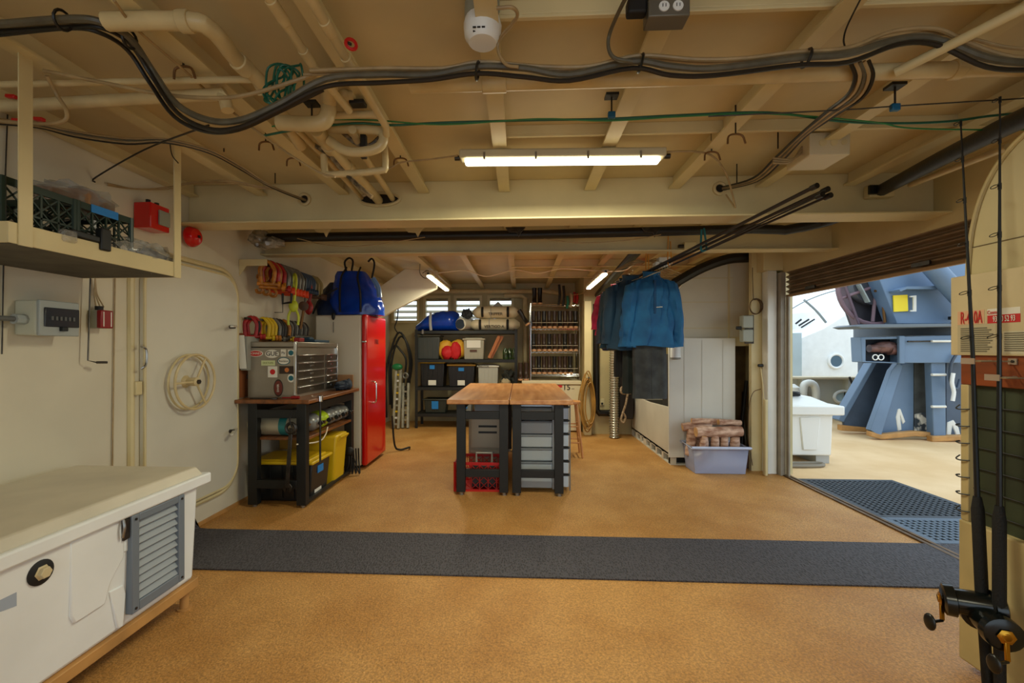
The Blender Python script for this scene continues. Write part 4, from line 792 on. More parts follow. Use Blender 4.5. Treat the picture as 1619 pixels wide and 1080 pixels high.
lime = M('lime_paint', (186, 214, 40), rough=.35); tg = M('tank_grey', (150, 152, 148), rough=.3, metal=.3); tgb = M('tank_tan', (176, 168, 144), rough=.35, metal=.2); tealb = M('teal_band', (40, 120, 120), rough=.4)
tank('tan-grey dive cylinder with a teal band, nearest on the bench shelf', 3.99, .095, tgb, tealb, -2.50, -1.99)
tank('grey dive cylinder behind the teal-banded one', 4.185, .09, tg, black); tank('lime yellow dive cylinder on the bench shelf', 4.37, .09, lime, lime)
tank('grey dive cylinder just behind the lime one', 4.55, .09, tg, tg); tank('grey dive cylinder, second behind the lime one', 4.73, .09, tg, black); tank('grey dive cylinder at the far end of the bench shelf', 4.90, .085, tg, tg)
def tote(label, x0, x1, y0, y1, z0, z1, body, lidm, cat='storage tote', name='storage_tote', lbl=None, tape=None, face=-1, group=None, k=.9):
    t = T(name, label, cat, ((x0 + x1) / 2, (y0 + y1) / 2, z0), group); h = z1 - z0
    O('tub', MB().taper(x0 + .01, x1 - .01, y0 + .01, y1 - .01, z0, z1 - h * .10, k), body, t, bev=.012)
    mb = MB()
    for i in range(5):
        x = x0 + (x1 - x0) * (.14 + .18 * i); mb.bar((x, y0 + .004 + .5 * (1 - k) * (y1 - y0) * .9, z0 + .03), (x, y0 + .008, z1 - h * .14), .018, .012, up=(0, 1, 0))
    O('ribs', mb, body, t)
    if lidm:
        l = O('lid', MB().box(x0 - .01, x1 + .01, y0 - .01, y1 + .01, z1 - h * .11, z1 - .012), lidm, t, bev=.012)
        O('lid_panel', MB().box(x0 + .04, x1 - .04, y0 + .03, y1 - .03, z1 - .02, z1), lidm, l, bev=.008)
    else: O('rim', MB().tube([(x0, y0, z1 - .02), (x1, y0, z1 - .02), (x1, y1, z1 - .02), (x0, y1, z1 - .02)], .012, 6, closed=True), body, t)
    cx = (x0 + x1) / 2
    if tape: O('tape_label', MB().box(cx - tape[0] / 2, cx + tape[0] / 2, y0 + .002, y0 + .004, z1 - h * .18 - tape[1], z1 - h * .18), tape_b, t)
    if lbl: O('paper_label', MB().box(cx - lbl[0] / 2, cx + lbl[0] / 2, y0 + .5 * (1 - k) * (y1 - y0) - .012, y0 + .5 * (1 - k) * (y1 - y0) - .010, z0 + .03, z0 + .03 + lbl[1]), paper, t)
    return t
tblack = M('tote_black', (26, 28, 30), rough=.35)
t = tote('black tote with a yellow lid and blue tape under the left workbench', -2.50, -1.90, 3.97, 4.38, .005, .39, tblack, yel)
O('side_tape', MB().box(-1.914, -1.911, 4.10, 4.22, .24, .31), tape_b, t); O('side_label', MB().box(-1.935, -1.932, 4.08, 4.22, .05, .13), paper, t)
t = T('yellow_bin', 'tall yellow bin with a handle behind the black tote', 'bin', (-2.1, 4.6, .0)); O('bin_body', MB().taper(-2.42, -1.88, 4.45, 4.75, .002, .52, .86), yel, t, bev=.02); O('bin_handle', MB().tube([(-1.90, 4.5, .45), (-1.86, 4.5, .5), (-1.86, 4.70, .5), (-1.90, 4.70, .45)], .012, 8), yel, t)
one('brown_bin', MB().taper(-2.46, -2.2, 4.40, 4.44, .39, .56, .95), M('mustard', (150, 110, 30), rough=.5), 'mustard coloured lid standing behind the yellow lidded tote', 'lid', bev=.01)
t = T('regulator_bundle', 'bundle of black regulators and hoses at the far bench leg', 'regulator', (-1.9, 4.86, 0))
for k in range(5): O('regulator_hose', MB().tube([V((-1.93 + .03 * k, 4.88, .30)), V((-1.90 + .02 * k, 4.84 + .02 * k, .15)), V((-1.95 + .04 * k, 4.86, .02)), V((-1.88, 4.9, .1 + .03 * k))], .008, 6, sm=4), blackr, t)
O('regulator_body', MB().ell((-1.9, 4.86, .27), (.05, .04, .05), 12, 8), blackr, t)
cable('pale hose dangling from the bench shelf', [V((-1.86, 4.2, .66)), V((-1.84, 4.1, .60)), V((-1.86, 4.0, .56)), V((-1.98, 3.83, .57))], .006, M('pale_cable', (226, 214, 186)))
# ------------------------------------------------------------------ fridge
FX0, FX1, FY0, FY1, FZ = -2.43, -1.80, 5.14, 5.86, 1.825
t = T('fridge', 'tall fridge with a glossy red door and a cream side', 'fridge', (-2.1, 5.5, 0))
O('cabinet', MB().box(FX0, FX1 - .075, FY0, FY1, .03, FZ - .01), M('fridge_white', (216, 208, 188), rough=.35), t, bev=.02)
O('plinth', MB().box(FX0 + .04, FX1 - .1, FY0 + .03, FY1 - .03, 0, .05), black, t)
d = O('door', MB().box(FX1 - .07, FX1 + .0, FY0 - .015, FY1 + .015, .035, FZ), redp, t, bev=.03, seg=4)
O('handle', MB().tube([(FX1, FY0 + .16, 1.02), (FX1 + .05, FY0 + .16, 1.00), (FX1 + .055, FY0 + .16, .90), (FX1 + .05, FY0 + .16, .78), (FX1, FY0 + .16, .76)], .011, 8, sm=3), chrome, d)
text('FIRE', .085, (FX1 + .002, FY0 + .34, 1.50), (0, 1, 0), (0, 0, 1), M('ink_darkred', (110, 8, 8)), d, ext=.0006)
O('top_hinge', MB().cbox((FX1 - .03, FY0 - .02, 1.50), (.05, .03, .02)), chrome, t, bev=.004)
# bags on the fridge
t = T('blue_duffel', 'bright blue glossy duffel bag with black straps on top of the fridge', 'duffel bag', (-2.05, 5.45, FZ))
def bag(c, a, b, h, n=44, m=26, seed=0, lean=0, pk=.35):
    rings = []
    for i in range(m + 1):
        f = i / m; z = h * f; wv = (1 - .10 * (1 - f) ** 4) * (1 - pk * f ** 2.2)
        R = []
        for k in range(n):
            th = 2 * PI * k / n; cx = math.copysign(abs(math.cos(th)) ** .75, math.cos(th)); sy = math.copysign(abs(math.sin(th)) ** .75, math.sin(th))
            g = 1 + .16 * noise.noise(V((cx * 1.5 + seed, sy * 1.5, z * 5 + seed))) + .08 * noise.noise(V((cx * 4 + seed, sy * 4, z * 14 + seed)))
            R.append(V((c[0] + a * cx * wv * g + lean * f, c[1] + b * sy * (wv - .25 * f) * g, c[2] + z)))
        rings.append(R)
    return MB().loft(rings)
O('bag_body', bag((-2.00, 5.42, FZ + .002), .33, .23, .55, seed=2, lean=-.10, pk=.5), bluec, t, ang=70)
strap = M('webbing_black', (20, 20, 24), rough=.7)
for dx in (-.13, .12): O('strap', MB().tube([V((-2.02 + dx, 5.19, FZ + .03)), V((-2.02 + dx, 5.185, FZ + .25)), V((-2.05 + dx * .8, 5.24, FZ + .46)), V((-2.06 + dx * .7, 5.40, FZ + .60))], .013, 4, sm=4), strap, t)
O('carry_loop', MB().tube(Y([(548, 430), (545, 415), (552, 408), (558, 413), (556, 428)], 5.4), .012, 6, sm=4), strap, t); O('carry_loop', MB().tube(Y([(588, 440), (592, 418), (588, 409), (582, 414)], 5.4), .012, 6, sm=4), strap, t)
O('side_patch', MB().tube(Y([(600, 470), (598, 455), (590, 440)], 5.18), .03, 6, sm=3), M('light_blue_vinyl', (110, 150, 205), rough=.2), t)
t = T('dark_blue_bag', 'dark blue dry bag slumped against the bright duffel', 'dry bag', (-2.4, 5.5, FZ))
O('bag_body', bag((-2.27, 5.45, FZ + .002), .28, .2, .42, seed=7, lean=-.0, pk=.6), M('navy_vinyl', (14, 42, 88), rough=.3, var=.3, vs_=4), t, ang=60)
O('strap', MB().tube([V((-2.53, 5.3, FZ + .02)), V((-2.4, 5.22, FZ + .2)), V((-2.2, 5.24, FZ + .32))], .012, 4, sm=4), strap, t)
t = T('webbing_loop', 'black oval hook hanging below the dark blue bag', 'hook', at(527, 500, 5.1)); O('hook_body', MB().ell(at(527, 500, 5.1), (.022, .015, .045), 12, 8), black, t); O('hook_cord', MB().cyl(at(527, 509, 5.1), at(527, 526, 5.1), .004), dsteel, t)
# hose loops and gangway rails behind the fridge
bh = M('hose_black', (24, 24, 24), rough=.45)
t = T('hung_hose', 'black hose loops hanging on the back wall left of the black shelving', 'hose', at(630, 590, 8.2))
for k, (du, dv, s) in enumerate(((0, 0, 1), (3, 6, .9), (-6, 20, .8))):
    O('hose_loop', MB().tube(Y([(617 + du, 640 + dv), (616 + du, 570 + dv), (628 + du, 528 + dv), (640 + du, 535 + dv), (648 + du, 570), (645 + du, 600), (640 + du, 625 + dv)], 8.3), .02, 8, sm=4), bh, t)
O('hose_rope', MB().tube(Y([(630, 484), (628, 505), (624, 518), (630, 528)], 8.3), .012, 6, sm=3), bh, t)
cable('black hose end curled on the floor behind the fridge', [V((-1.74, 5.95, .5)), V((-1.72, 6.0, .1)), V((-1.66, 6.05, .02)), V((-1.55, 6.1, .04)), V((-1.56, 6.2, .015))], .014, bh)
alr = M('rail_alu', (176, 174, 160), rough=.45, metal=.4, var=.15, vs_=12)
def rail(label, u0, u1, ut0, ut1, vb, vt, y, m2):
    t = T('ladder_section', label, 'ladder', at(u0, vb, y)); a = at(u0, vb, y); b = at(u1, vb, y); c = at(ut0, vt, y + .25); d = at(ut1, vt, y + .25); a.z = b.z = .01; a.y = b.y = y
    O('rail_side', MB().bar(a, c, .04, .06, up=(0, 1, 0)), alr, t, bev=.003); O('rail_side', MB().bar(b, d, .04, .06, up=(0, 1, 0)), alr, t, bev=.003)
    for k in range(9): f = (k + .7) / 9.5; O('rung', MB().bar(a.lerp(c, f), b.lerp(d, f), .03, .03), m2[k % len(m2)], t)
rail('aluminium ladder section with a green tip leaning by the black shelving', 622, 630, 627, 634, 681, 585, 7.7, (alr, white_pl, yel))
one('green_rag', MB().ell(at(628, 580, 7.9), (.10, .05, .06), 14, 8), M('green_plastic', (20, 120, 70), rough=.4), 'green cover on top of the leaning ladder section', 'cover')
rail('grey ladder section with a ring top beside the black shelving', 637, 645, 638, 646, 681, 606, 7.75, (dsteel, alr))
one('ring_pulley', MB().ring(at(641, 594, 7.95), .045, .02, (0, 1, 0), 20, 8), galv, 'round metal ring above the second ladder section', 'ring')
# ------------------------------------------------------------------ butcher block tables in the middle
def table(label, x0, x1, lx0, lx1):
    y0, y1, h, th = 4.205, 6.23, .93, .045; t = T('work_table', label, 'work table', ((x0 + x1) / 2, 5.2, 0), 'butcher block tables')
    O('table_top', MB().box(x0, x1, y0, y1, h - th, h), butcher, t, bev=.008)
    for ya, yb in ((4.255, 4.325), (6.11, 6.18)):
        for x, sx in ((lx0, 1), (lx1, -1)):
            l = O('leg', MB().box(x, x + sx * .085, ya, yb, .03, h - th), black, t, bev=.003)
            O('foot', MB().cyl((x + sx * .042, (ya + yb) / 2, 0), (x + sx * .042, (ya + yb) / 2, .032), .02).cyl((x + sx * .042, (ya + yb) / 2, 0), (x + sx * .042, (ya + yb) / 2, .008), .026), steel, l)
        for z in (.175, .735): O('cross_bar', MB().box(lx0 + .085, lx1 - .085, ya + .008, ya + .05, z, z + .075), black, t, bev=.003)
    for x, sx in ((lx0, 1), (lx1, -1)): O('side_rail', MB().box(x + sx * .02, x + sx * .05, 4.325, 6.11, .80, .87), black, t)
    return t
table('left one of the two black-legged butcher block tables, over the red crates', -.703, -.106, -.615, -.115)
table('right one of the two black-legged butcher block tables, over the clear drawers', -.100, .503, -.075, .415)
crate('red plastic crate under the left butcher block table', (-.40, 4.56, 0), M('crate_red', (196, 26, 20), rough=.4), w=.50, d=.36, h=.29, nx=6)
t = T('tool_box', 'black tool box with a pale handle standing in the red crate', 'tool box', (-.38, 4.55, .02)); O('box_body', MB().box(-.50, -.24, 4.46, 4.62, .012, .24), M('tbx', (44, 44, 46), rough=.5), t, bev=.01)
O('handle', MB().tube([(-.45, 4.54, .24), (-.45, 4.54, .345), (-.29, 4.54, .345), (-.29, 4.54, .24)], .013, 4), M('handle_grey', (170, 168, 156)), t)
t = T('grey_cabinet', 'grey metal cabinet with two dark slots behind the red crate', 'cabinet', (-.38, 5.0, 0)); gm = M('cab_grey', (164, 158, 142), rough=.45, metal=.25, var=.08)
O('cabinet_body', MB().box(-.56, -.14, 4.80, 5.3, 0, .70), gm, t, bev=.01)
for i, (z0, z1) in enumerate(((.04, .32), (.34, .69))):
    d = O('drawer_front', MB().box(-.535, -.165, 4.785, 4.80, z0, z1), M('cab_front', (176, 168, 148), rough=.4, metal=.2), t, bev=.005)
    O('grip', MB().box(-.42, -.28, 4.782, 4.786, z1 - .03, z1 - .012), alu, d)
for z in (.565, .50): O('slot', MB().box(-.45, -.25, 4.780, 4.786, z, z + .022), black, t)
t = T('blue_tray', 'pale blue tray on top of the grey cabinet under the table', 'tray', (-.36, 4.95, .70)); O('tray_body', MB().box(-.50, -.16, 4.80, 5.2, .702, .83), M('pale_blue', (150, 178, 206), rough=.3), t, bev=.02)
drw = M('clear_plastic', (196, 206, 214), rough=.2, alpha=.72); drs = M('drawer_silver', (178, 184, 190), rough=.3, metal=.4)
t = T('drawer_tower', 'tower of clear plastic drawers under the right butcher block table', 'drawer unit', (.16, 4.8, 0))
O('tower_frame', MB().box(-.02, .0, 4.42, 5.1, .02, .86).box(.32, .34, 4.42, 5.1, .02, .86).box(0, .32, 5.08, 5.1, .02, .86).box(0, .32, 4.42, 5.08, .84, .86), drs, t, bev=.002)
for k in range(6):
    z = .03 + k * .135; d = O('drawer', MB().box(.003, .317, 4.415, 5.05, z, z + .118), drw, t, bev=.012)
    O('drawer_rim', MB().box(.001, .319, 4.405, 4.425, z + .112, z + .128), M('rim_grey', (120, 126, 132)), d, bev=.003)
    O('contents', MB().ell((.1 + .03 * (k % 3), 4.6, z + .045), (.08, .1, .035), 12, 8, .4, 4, k), (M('content_dark', (40, 60, 76)), M('content_beige', (190, 184, 160)), M('content_mid', (110, 124, 136)))[k % 3], d)
t = T('drawer_cart', 'narrow cart of pale drawers with dark edges, right of the right table leg', 'drawer cart', (.46, 4.85, 0))
O('cart_frame', MB().box(.490, .50, 4.42, 4.44, .01, .86).box(.490, .50, 5.28, 5.3, .01, .86), M('cart_grey', (110, 116, 120), metal=.4), t)
for k in range(6):
    z = .04 + k * .135; d = O('drawer', MB().box(.425, .485, 4.43, 5.28, z, z + .112), M('pale_blue2', (190, 204, 222), rough=.3), t, bev=.006); O('drawer_edge', MB().box(.42, .49, 4.425, 5.28, z + .114, z + .128), black, d)
t = T('long_item', 'dark cylinder lying on the rail under the right table top', 'pipe', (.16, 4.4, .86)); O('roll', MB().ell((.16, 4.75, .868), (.16, .3, .014), 20, 8), blackr, t)
# stool
stw = wood('stool_wood', (212, 152, 92), (182, 118, 62), 4, 2, .4); sx, sy = .655, 5.93
t = T('stool', 'light wooden stool beside the right butcher block table', 'stool', (sx, sy, 0)); O('seat', MB().lathe([(.12, .685), (.145, .69), (.15, .705), (.145, .722), (.10, .718)], (sx, sy, 0), n=28), stw, t)
L = []
for ax, ay in ((1, -1), (1, 1), (-1, 1), (-1, -1)):
    a = V((sx + ax * .085, sy + ay * .085, .69)); b = V((sx + ax * .155, sy + ay * .155, 0)); L.append((a, b)); O('leg', MB().tube([a, b], lambda q: .014 + .006 * math.sin(q * PI), 10), stw, t)
for i in range(4):
    for f in ((.42, .72) if i % 2 else (.38, .68)): O('rung', MB().cyl(L[i][0].lerp(L[i][1], f), L[(i + 1) % 4][0].lerp(L[(i + 1) % 4][1], f), .009, n=8), stw, t)
# ------------------------------------------------------------------ black shelving at the back wall
SX0, SX1, SY0, SY1 = at(656, 600, 7.8).x, at(818, 600, 7.8).x, 7.8, 8.3
t = T('shelving_unit', 'black steel shelving unit under the louvred windows', 'shelving', ((SX0 + SX1) / 2, 8.05, 0))
for x in (SX0, SX1 - .05):
    for yy in (SY0, SY1 - .05): O('post', MB().box(x, x + .05, yy, yy + .006, 0, 1.76).box(x if x == SX0 else x + .044, x + .006 if x == SX0 else x + .05, yy + .006, yy + .05, 0, 1.76), black, t)
SZ = [.26, .73, 1.225, 1.735]
for z in SZ: O('shelf_board', MB().box(SX0 + .007, SX1 - .007, SY0 - .004, SY1, z - .055, z), black, t, bev=.003)
ps = 8.0 / 700 * .985
def sxp(u): return at(u, 600, 7.85).x
def szp(v): return at(740, v, 7.82).z
tg2 = M('tote_grey', (64, 68, 66), rough=.35)
tote('dark grey lidless tote on the second shelf under the blue bag', sxp(656), sxp(696), 7.84, 8.2, SZ[2] + .002, szp(529), tg2, None, group=None)
tote('black tote, yellow lid and blue tape, left one of two on the third shelf', sxp(663), sxp(703), 7.86, 8.25, SZ[1] + .002, szp(570), tblack, yel, tape=(.09, .07), lbl=(.14, .09))
tote('black tote, mustard lid and blue tape, right one of two on the third shelf', sxp(707), sxp(751), 7.86, 8.25, SZ[1] + .002, szp(575), tblack, M('mustard', (150, 110, 30)), tape=(.10, .06), lbl=(.13, .09))
tote('dark tote with blue tape on the bottom shelf of the black shelving', sxp(669), sxp(706), 7.86, 8.2, SZ[0] + .002, szp(631), M('tote_olive', (44, 50, 44), rough=.4), None, tape=(.12, .14))
tote('small tote with blue tape on the bottom shelf behind the table corner', sxp(724), sxp(746), 7.86, 8.2, SZ[0] + .002, szp(634), M('tote_pale', (130, 136, 136), rough=.4), None, tape=(.08, .1))
t = tote('grey white storage tub with a taped lid on the third shelf', sxp(755), sxp(788), 7.86, 8.2, SZ[1] + .002, szp(577), M('tub_grey', (176, 176, 166), rough=.35), M('lid_white', (214, 212, 200)), k=.96)
text('PHOTOS', .05, (sxp(764), 7.845, szp(579.5)), (1, 0, 0), (0, 0, 1), ink, t)
t = tote('pale grey bin with a white label and a grip on the second shelf', sxp(732), sxp(766), 7.84, 8.15, SZ[2] + .002, szp(534), M('bin_grey', (168, 162, 142), rough=.4), M('bin_lid', (180, 174, 154)), k=.94)
O('label_sheet', MB().box(sxp(738), sxp(760), 7.835, 7.838, szp(550), szp(538)), paper, t); O('grip', MB().box(sxp(743), sxp(754), 7.83, 7.838, szp(556), szp(553)), M('grip_brown', (84, 50, 34)), t)
t = T('life_vest', 'folded red and yellow life vest on the second shelf', 'life vest', (sxp(712), 7.95, SZ[2]))
O('yellow_lobe', MB().ell((sxp(703), 7.95, SZ[2] + .17), (.15, .1, .175), 18, 12, .15, 3, 1).ell((sxp(722), 7.97, SZ[2] + .18), (.16, .1, .18), 18, 12, .15, 3, 3), M('vest_yellow', (216, 160, 40), rough=.6), t)
O('red_lobe', MB().ell((sxp(707), 7.87, SZ[2] + .12), (.11, .09, .125), 18, 12, .2, 3, 5).ell((sxp(720), 7.87, SZ[2] + .15), (.10, .09, .16), 18, 12, .2, 3, 9), M('vest_red', (196, 26, 34), rough=.6), t)
for k, (u0, u1, lb) in enumerate(((773, 789, 'slanting wooden slat on the second shelf, nearer the pale bin'), (776, 794, 'slanting wooden slat on the second shelf, farther from the pale bin'))):
    one('wooden_slat', MB().bar((sxp(u0), 7.86 + .05 * k, SZ[2] + .025), (sxp(u1), 7.9 + .05 * k, szp(531)), .05, .03, up=(0, 1, 0)), wood('slat_wood', (196, 120, 60), (160, 88, 40), 4, 2), lb, 'wood', 'slats on the second shelf')
gl = M('green_glass', (90, 120, 70), rough=.1, trans=.5, var=.6, vs_=18)
for k in range(3): one('glass_jar', MB().lathe([(.045, 0), (.05, .02), (.05, .15), (.03, .18), (.03, .2)], (sxp(799 + k * 7), 7.9 + .05 * (k % 2), SZ[2] + .001), n=14), gl, 'greenish glass jar at the right end of the second shelf, %s from the slats' % ORD[k], 'jar', 'green jars on the second shelf')
t = T('rope_pile', 'pile of dark rope and pale cloth on the third shelf by the boots', 'rope', (sxp(802), 7.95, SZ[1])); O('dark_coil', MB().ell((sxp(804), 8.0, SZ[1] + .14), (.13, .12, .14), 18, 12, .7, 5, 3), M('dark_rope', (46, 48, 42), rough=.8), t); O('pale_cloth', MB().ell((sxp(799), 7.88, SZ[1] + .07), (.09, .06, .075), 14, 10, .5, 4, 4), M('pale_rag', (176, 160, 128), rough=.8), t)
t = T('shelf_bag', 'bright blue bag with a grey strap on top of the black shelving', 'bag', (sxp(690), 8.0, SZ[3]))
mbb = MB(); R = []
for i in range(15):
    f = i / 14; x = sxp(655) + (sxp(724) - sxp(655)) * f; hh = .06 + (.30 if f < .66 else .30) * math.sin(min(1, f * 1.35 + .1) * PI / 2) * (1 - max(0, f - .85) * 1.2); R.append([V((x, 8.02 + .19 * math.cos(a) * min(1, .4 + f * 3, .4 + (1 - f) * 5), SZ[3] + .004 + hh * (.5 + .5 * math.sin(a)) * (1 + .12 * noise.noise(V((f * 6, a * 2, 1)))))) for a in [2 * PI * k / 20 for k in range(20)]])
O('bag_body', mbb.loft(R), bluec, t, ang=60); O('strap', MB().tube([V((sxp(682), 7.82, SZ[3] + .01)), V((sxp(681), 7.81, SZ[3] + .15)), V((sxp(680), 7.90, SZ[3] + .33))], .025, 6, sm=3), M('strap_grey', (176, 178, 178), rough=.7), t)
O('ring', MB().box(sxp(668), sxp(671), 7.79, 7.796, SZ[3] - .06, SZ[3] + .02), steel, t)
t = T('rolled_chart', 'white tube bag with a dark blue end beside the blue bag', 'rolled bag', (sxp(733), 7.9, SZ[3])); O('roll_body', MB().tube([V((sxp(729), 7.76, SZ[3] + .115)), V((sxp(742), 8.15, SZ[3] + .13))], .105, 20), M('bag_white', (214, 210, 194), rough=.5), t, bev=.01); O('roll_end', MB().cyl((sxp(728.7), 7.748, SZ[3] + .115), (sxp(729), 7.765, SZ[3] + .115), .088, n=20), M('navy_cloth', (34, 46, 62)), t)
one('dark_cloth', MB().ell((sxp(738), 7.9, SZ[3] + .30), (.10, .1, .085), 16, 10, .6, 5, 3), M('camo_cloth', (60, 66, 70), rough=.8, col2=(24, 30, 36), vs_=25), 'crumpled dark grey cloth on the white tube bag', 'cloth')
def wbag(label, z, u0, u1, s, seed):
    t = T('white_bag', label, 'bag', (sxp((u0 + u1) / 2), 8.0, z), 'white equipment bags'); R = []
    for i in range(19):
        f = i / 18; x = sxp(u0) + (sxp(u1) - sxp(u0)) * f; e = min(1, (.35 + f * 6), .35 + (1 - f) * 6); R.append([V((x, 8.0 + .16 * math.cos(a) * e, z + .112 + .11 * math.sin(a) * e * (1 + .10 * noise.noise(V((f * 7 + seed, math.cos(a), seed)))))) for a in [2 * PI * k / 22 for k in range(22)]])
    O('bag_body', MB().loft(R), M('bag_cream', (216, 204, 172), rough=.5), t, ang=60)
    for f in (.22, .76):
        x = sxp(u0) + (sxp(u1) - sxp(u0)) * f; O('handle', MB().tube([V((x, 8.0 + .168 * math.cos(a), z + .112 + .118 * math.sin(a))) for a in [math.radians(d) for d in range(140, 235, 12)]], .022, 8), blackr, t)
    O('centre_band', MB().tube([V((sxp(u0) + (sxp(u1) - sxp(u0)) * .40, 8.0 + .165 * math.cos(a), z + .112 + .115 * math.sin(a))) for a in [math.radians(d) for d in range(0, 360, 15)]], .006, 6, closed=True), M('strap_grey', (176, 178, 178)), t)
    text(s, .07, (sxp(u0) + (sxp(u1) - sxp(u0)) * .5, 7.832, z + .07), (1, 0, 0), (0, -.25, 1), ink, t)
wbag('cream white equipment bag lying on the shelf top, lower of the two', SZ[3] + .002, 741, 822, 'VERTIGO A', 1.3); wbag('cream white equipment bag stacked over the other one', SZ[3] + .225, 746, 821, 'TRIPPER', 4.1)
one('peaked_cover', MB().prism([(sxp(778), 7.95, SZ[3] + .44), (sxp(795), 7.95, SZ[3] + .44), (sxp(787), 7.95, SZ[3] + .53)], (0, .15, 0)), grayp, 'grey peaked cover resting on the upper white bag', 'cover', bev=.01)
# ------------------------------------------------------------------ freezer and boot rack
t = T('chest_freezer', 'cream chest freezer under the boot rack', 'freezer', (.5, 7.9, 0)); fzx0, fzx1 = .03, 1.035
O('freezer_body', MB().box(fzx0, fzx1, 7.56, 8.2, .02, .80), M('freezer_cream', (214, 202, 168), rough=.4), t, bev=.012); O('freezer_lid', MB().box(fzx0, fzx1 + .004, 7.54, 8.2, .805, .872), M('freezer_cream', (0, 0, 0)), t, bev=.012)
O('red_mark', MB().box(at(882, 0, 7.53).x, at(889, 0, 7.53).x, 7.553, 7.556, at(885, 613, 7.53).z, at(885, 609, 7.53).z), inkr, t); text('15', .13, at(896, 612, 7.545) + V((0, .01, -.01)), (1, 0, 0), (0, 0, 1), ink, t); text('...', .08, at(906, 613, 7.545) + V((0, .01, 0)), (1, 0, 0), (0, 0, 1), ink, t)
RX0, RX1, RY0, RY1 = at(839, 0, 7.66).x, at(916.5, 0, 7.66).x, 7.66, 8.06
t = T('boot_rack', 'chrome wire rack full of rubber boots on the freezer', 'rack', ((RX0 + RX1) / 2, 7.85, .874))
RZ = [.975, 1.37, 1.765, 2.175]
for x in (RX0, RX1):
    for yy in (RY0, RY1): O('post', MB().cyl((x, yy, .874), (x, yy, 2.20), .012, n=10), chrome, t)
for z in RZ:
    mb = MB(); mb.tube([(RX0, RY0, z), (RX1, RY0, z), (RX1, RY1, z), (RX0, RY1, z)], .006, 6, closed=True); mb.tube([(RX0, RY0, z - .03), (RX1, RY0, z - .03), (RX1, RY1, z - .03), (RX0, RY1, z - .03)], .004, 6, closed=True)
    for k in range(1, 16): x = RX0 + (RX1 - RX0) * k / 16; mb.cyl((x, RY0, z), (x, RY1, z), .0025, n=5)
    for k in range(12): x = RX0 + (RX1 - RX0) * k / 12; d = (RX1 - RX0) / 12; mb.tube([(x, RY0, z), (x + d / 2, RY0, z - .03), (x + d, RY0, z)], .0025, 5)
    O('wire_shelf', mb, chrome, t)
for z in RZ[:3]: O('guard_wire', MB().tube([(RX0 + .03, RY0 - .01, z + .10), (RX1 - .03, RY0 - .01, z + .10)], .0035, 6), M('guard_white', (210, 200, 180)), t)
bootb = M('boot_brown', (66, 44, 32), rough=.4, var=.35, vs_=14); sole = M('boot_sole', (206, 158, 118), rough=.6); bootk = M('boot_black', (28, 24, 22), rough=.35)
def mkboot(mat, h=.30):
    t = T('rubber_boot', 'boot', 'boot', (0, 0, 0)); R = []
    for z, rx, ry, cy in ((.02, .040, .10, -.055), (.045, .042, .098, -.053), (.07, .040, .075, -.03), (.10, .037, .05, -.005), (.16, .036, .044, .0), (.24, .040, .050, 0), (h, .042, .052, 0)):
        R.append([V((rx * math.cos(a), cy + ry * math.sin(a), z)) for a in [2 * PI * k / 14 for k in range(14)]])
    O('boot_shaft', MB().loft(R), mat, t, ang=60)
    O('sole', MB().loft([[V((.043 * math.cos(a), -.055 + .106 * math.sin(a), z)) for a in [2 * PI * k / 16 for k in range(16)]] for z in (0, .012, .028)]), sole, t)
    O('opening', MB().loft([[V((.036 * math.cos(a), .045 * math.sin(a), z)) for a in [2 * PI * k / 14 for k in range(14)]] for z in (h - .002, h + .001)]), M('boot_inside', (120, 96, 72), rough=.7), t)
    return t
bb, bk = mkboot(bootb), mkboot(bootk); first = {0: True, 1: True}
def boot(x, y, z, k, label, group, rot=None, rz=0):
    src = (bb, bk)[k]
    if first[k]: o = src; first[k] = False; o.location = (x, y, z); o.rotation_euler = rot or (0, 0, rz)
    else: o = dup(src, (x, y, z), rz) if rot is None else dup(src, (x, y, z), rot=rot)
    o['label'] = label; o['group'] = group
rnd = random.Random(5)
for r, rn in enumerate(('bottom', 'middle', 'top')):
    for k in range(9):
        if r == 0 and k == 8: continue
        x = RX0 + .055 + k * (RX1 - RX0 - .11) / 8; kk = 1 if (k + r) % 3 == 1 else 0
        boot(x, 7.80, RZ[r] + .008, kk, '%s boot from the left in the %s row of the wire rack' % (ORD[k], rn), 'rubber boots on the wire rack', rz=rnd.uniform(-.06, .06))
for u, lb in ((845, 'left'), (854, 'right')):
    p = at(u, 484, 7.72); boot(p.x, 7.82, RZ[3] + .008, 1, 'dark boot standing on the very top of the wire rack, %s one of the pair' % lb, 'boots on the top of the rack')
for u, lb in ((823, 'left'), (832, 'right')):
    p = at(u, 600, 7.66); boot(p.x, 7.70, .874, 0, 'brown boot standing on the freezer beside the rack, %s one of the pair' % lb, 'boots on the freezer')
p = at(835, 514, 7.6); boot(p.x, 7.62, p.z, 1, 'black boot tilted over outside the left post of the wire rack', 'tilted boot', rot=(0, -.55, 0))
t = T('hanging_gear', 'cluster of dark, green and red gear hanging at the top right of the boot rack', 'gear', at(898, 470, 7.6))
for u, v0, v1, m_ in ((884, 450, 482, blackr), (891, 452, 484, bootk), (897, 468, 488, greenw), (903, 464, 486, M('coil_pale', (170, 150, 120))), (908, 462, 478, rd2), (912, 464, 480, rd2)):
    O('hanging_piece', MB().tube(Y([(u, v0), (u + 1, (v0 + v1) / 2), (u - 1, v1)], 7.6), .022, 8, sm=3), m_, t)
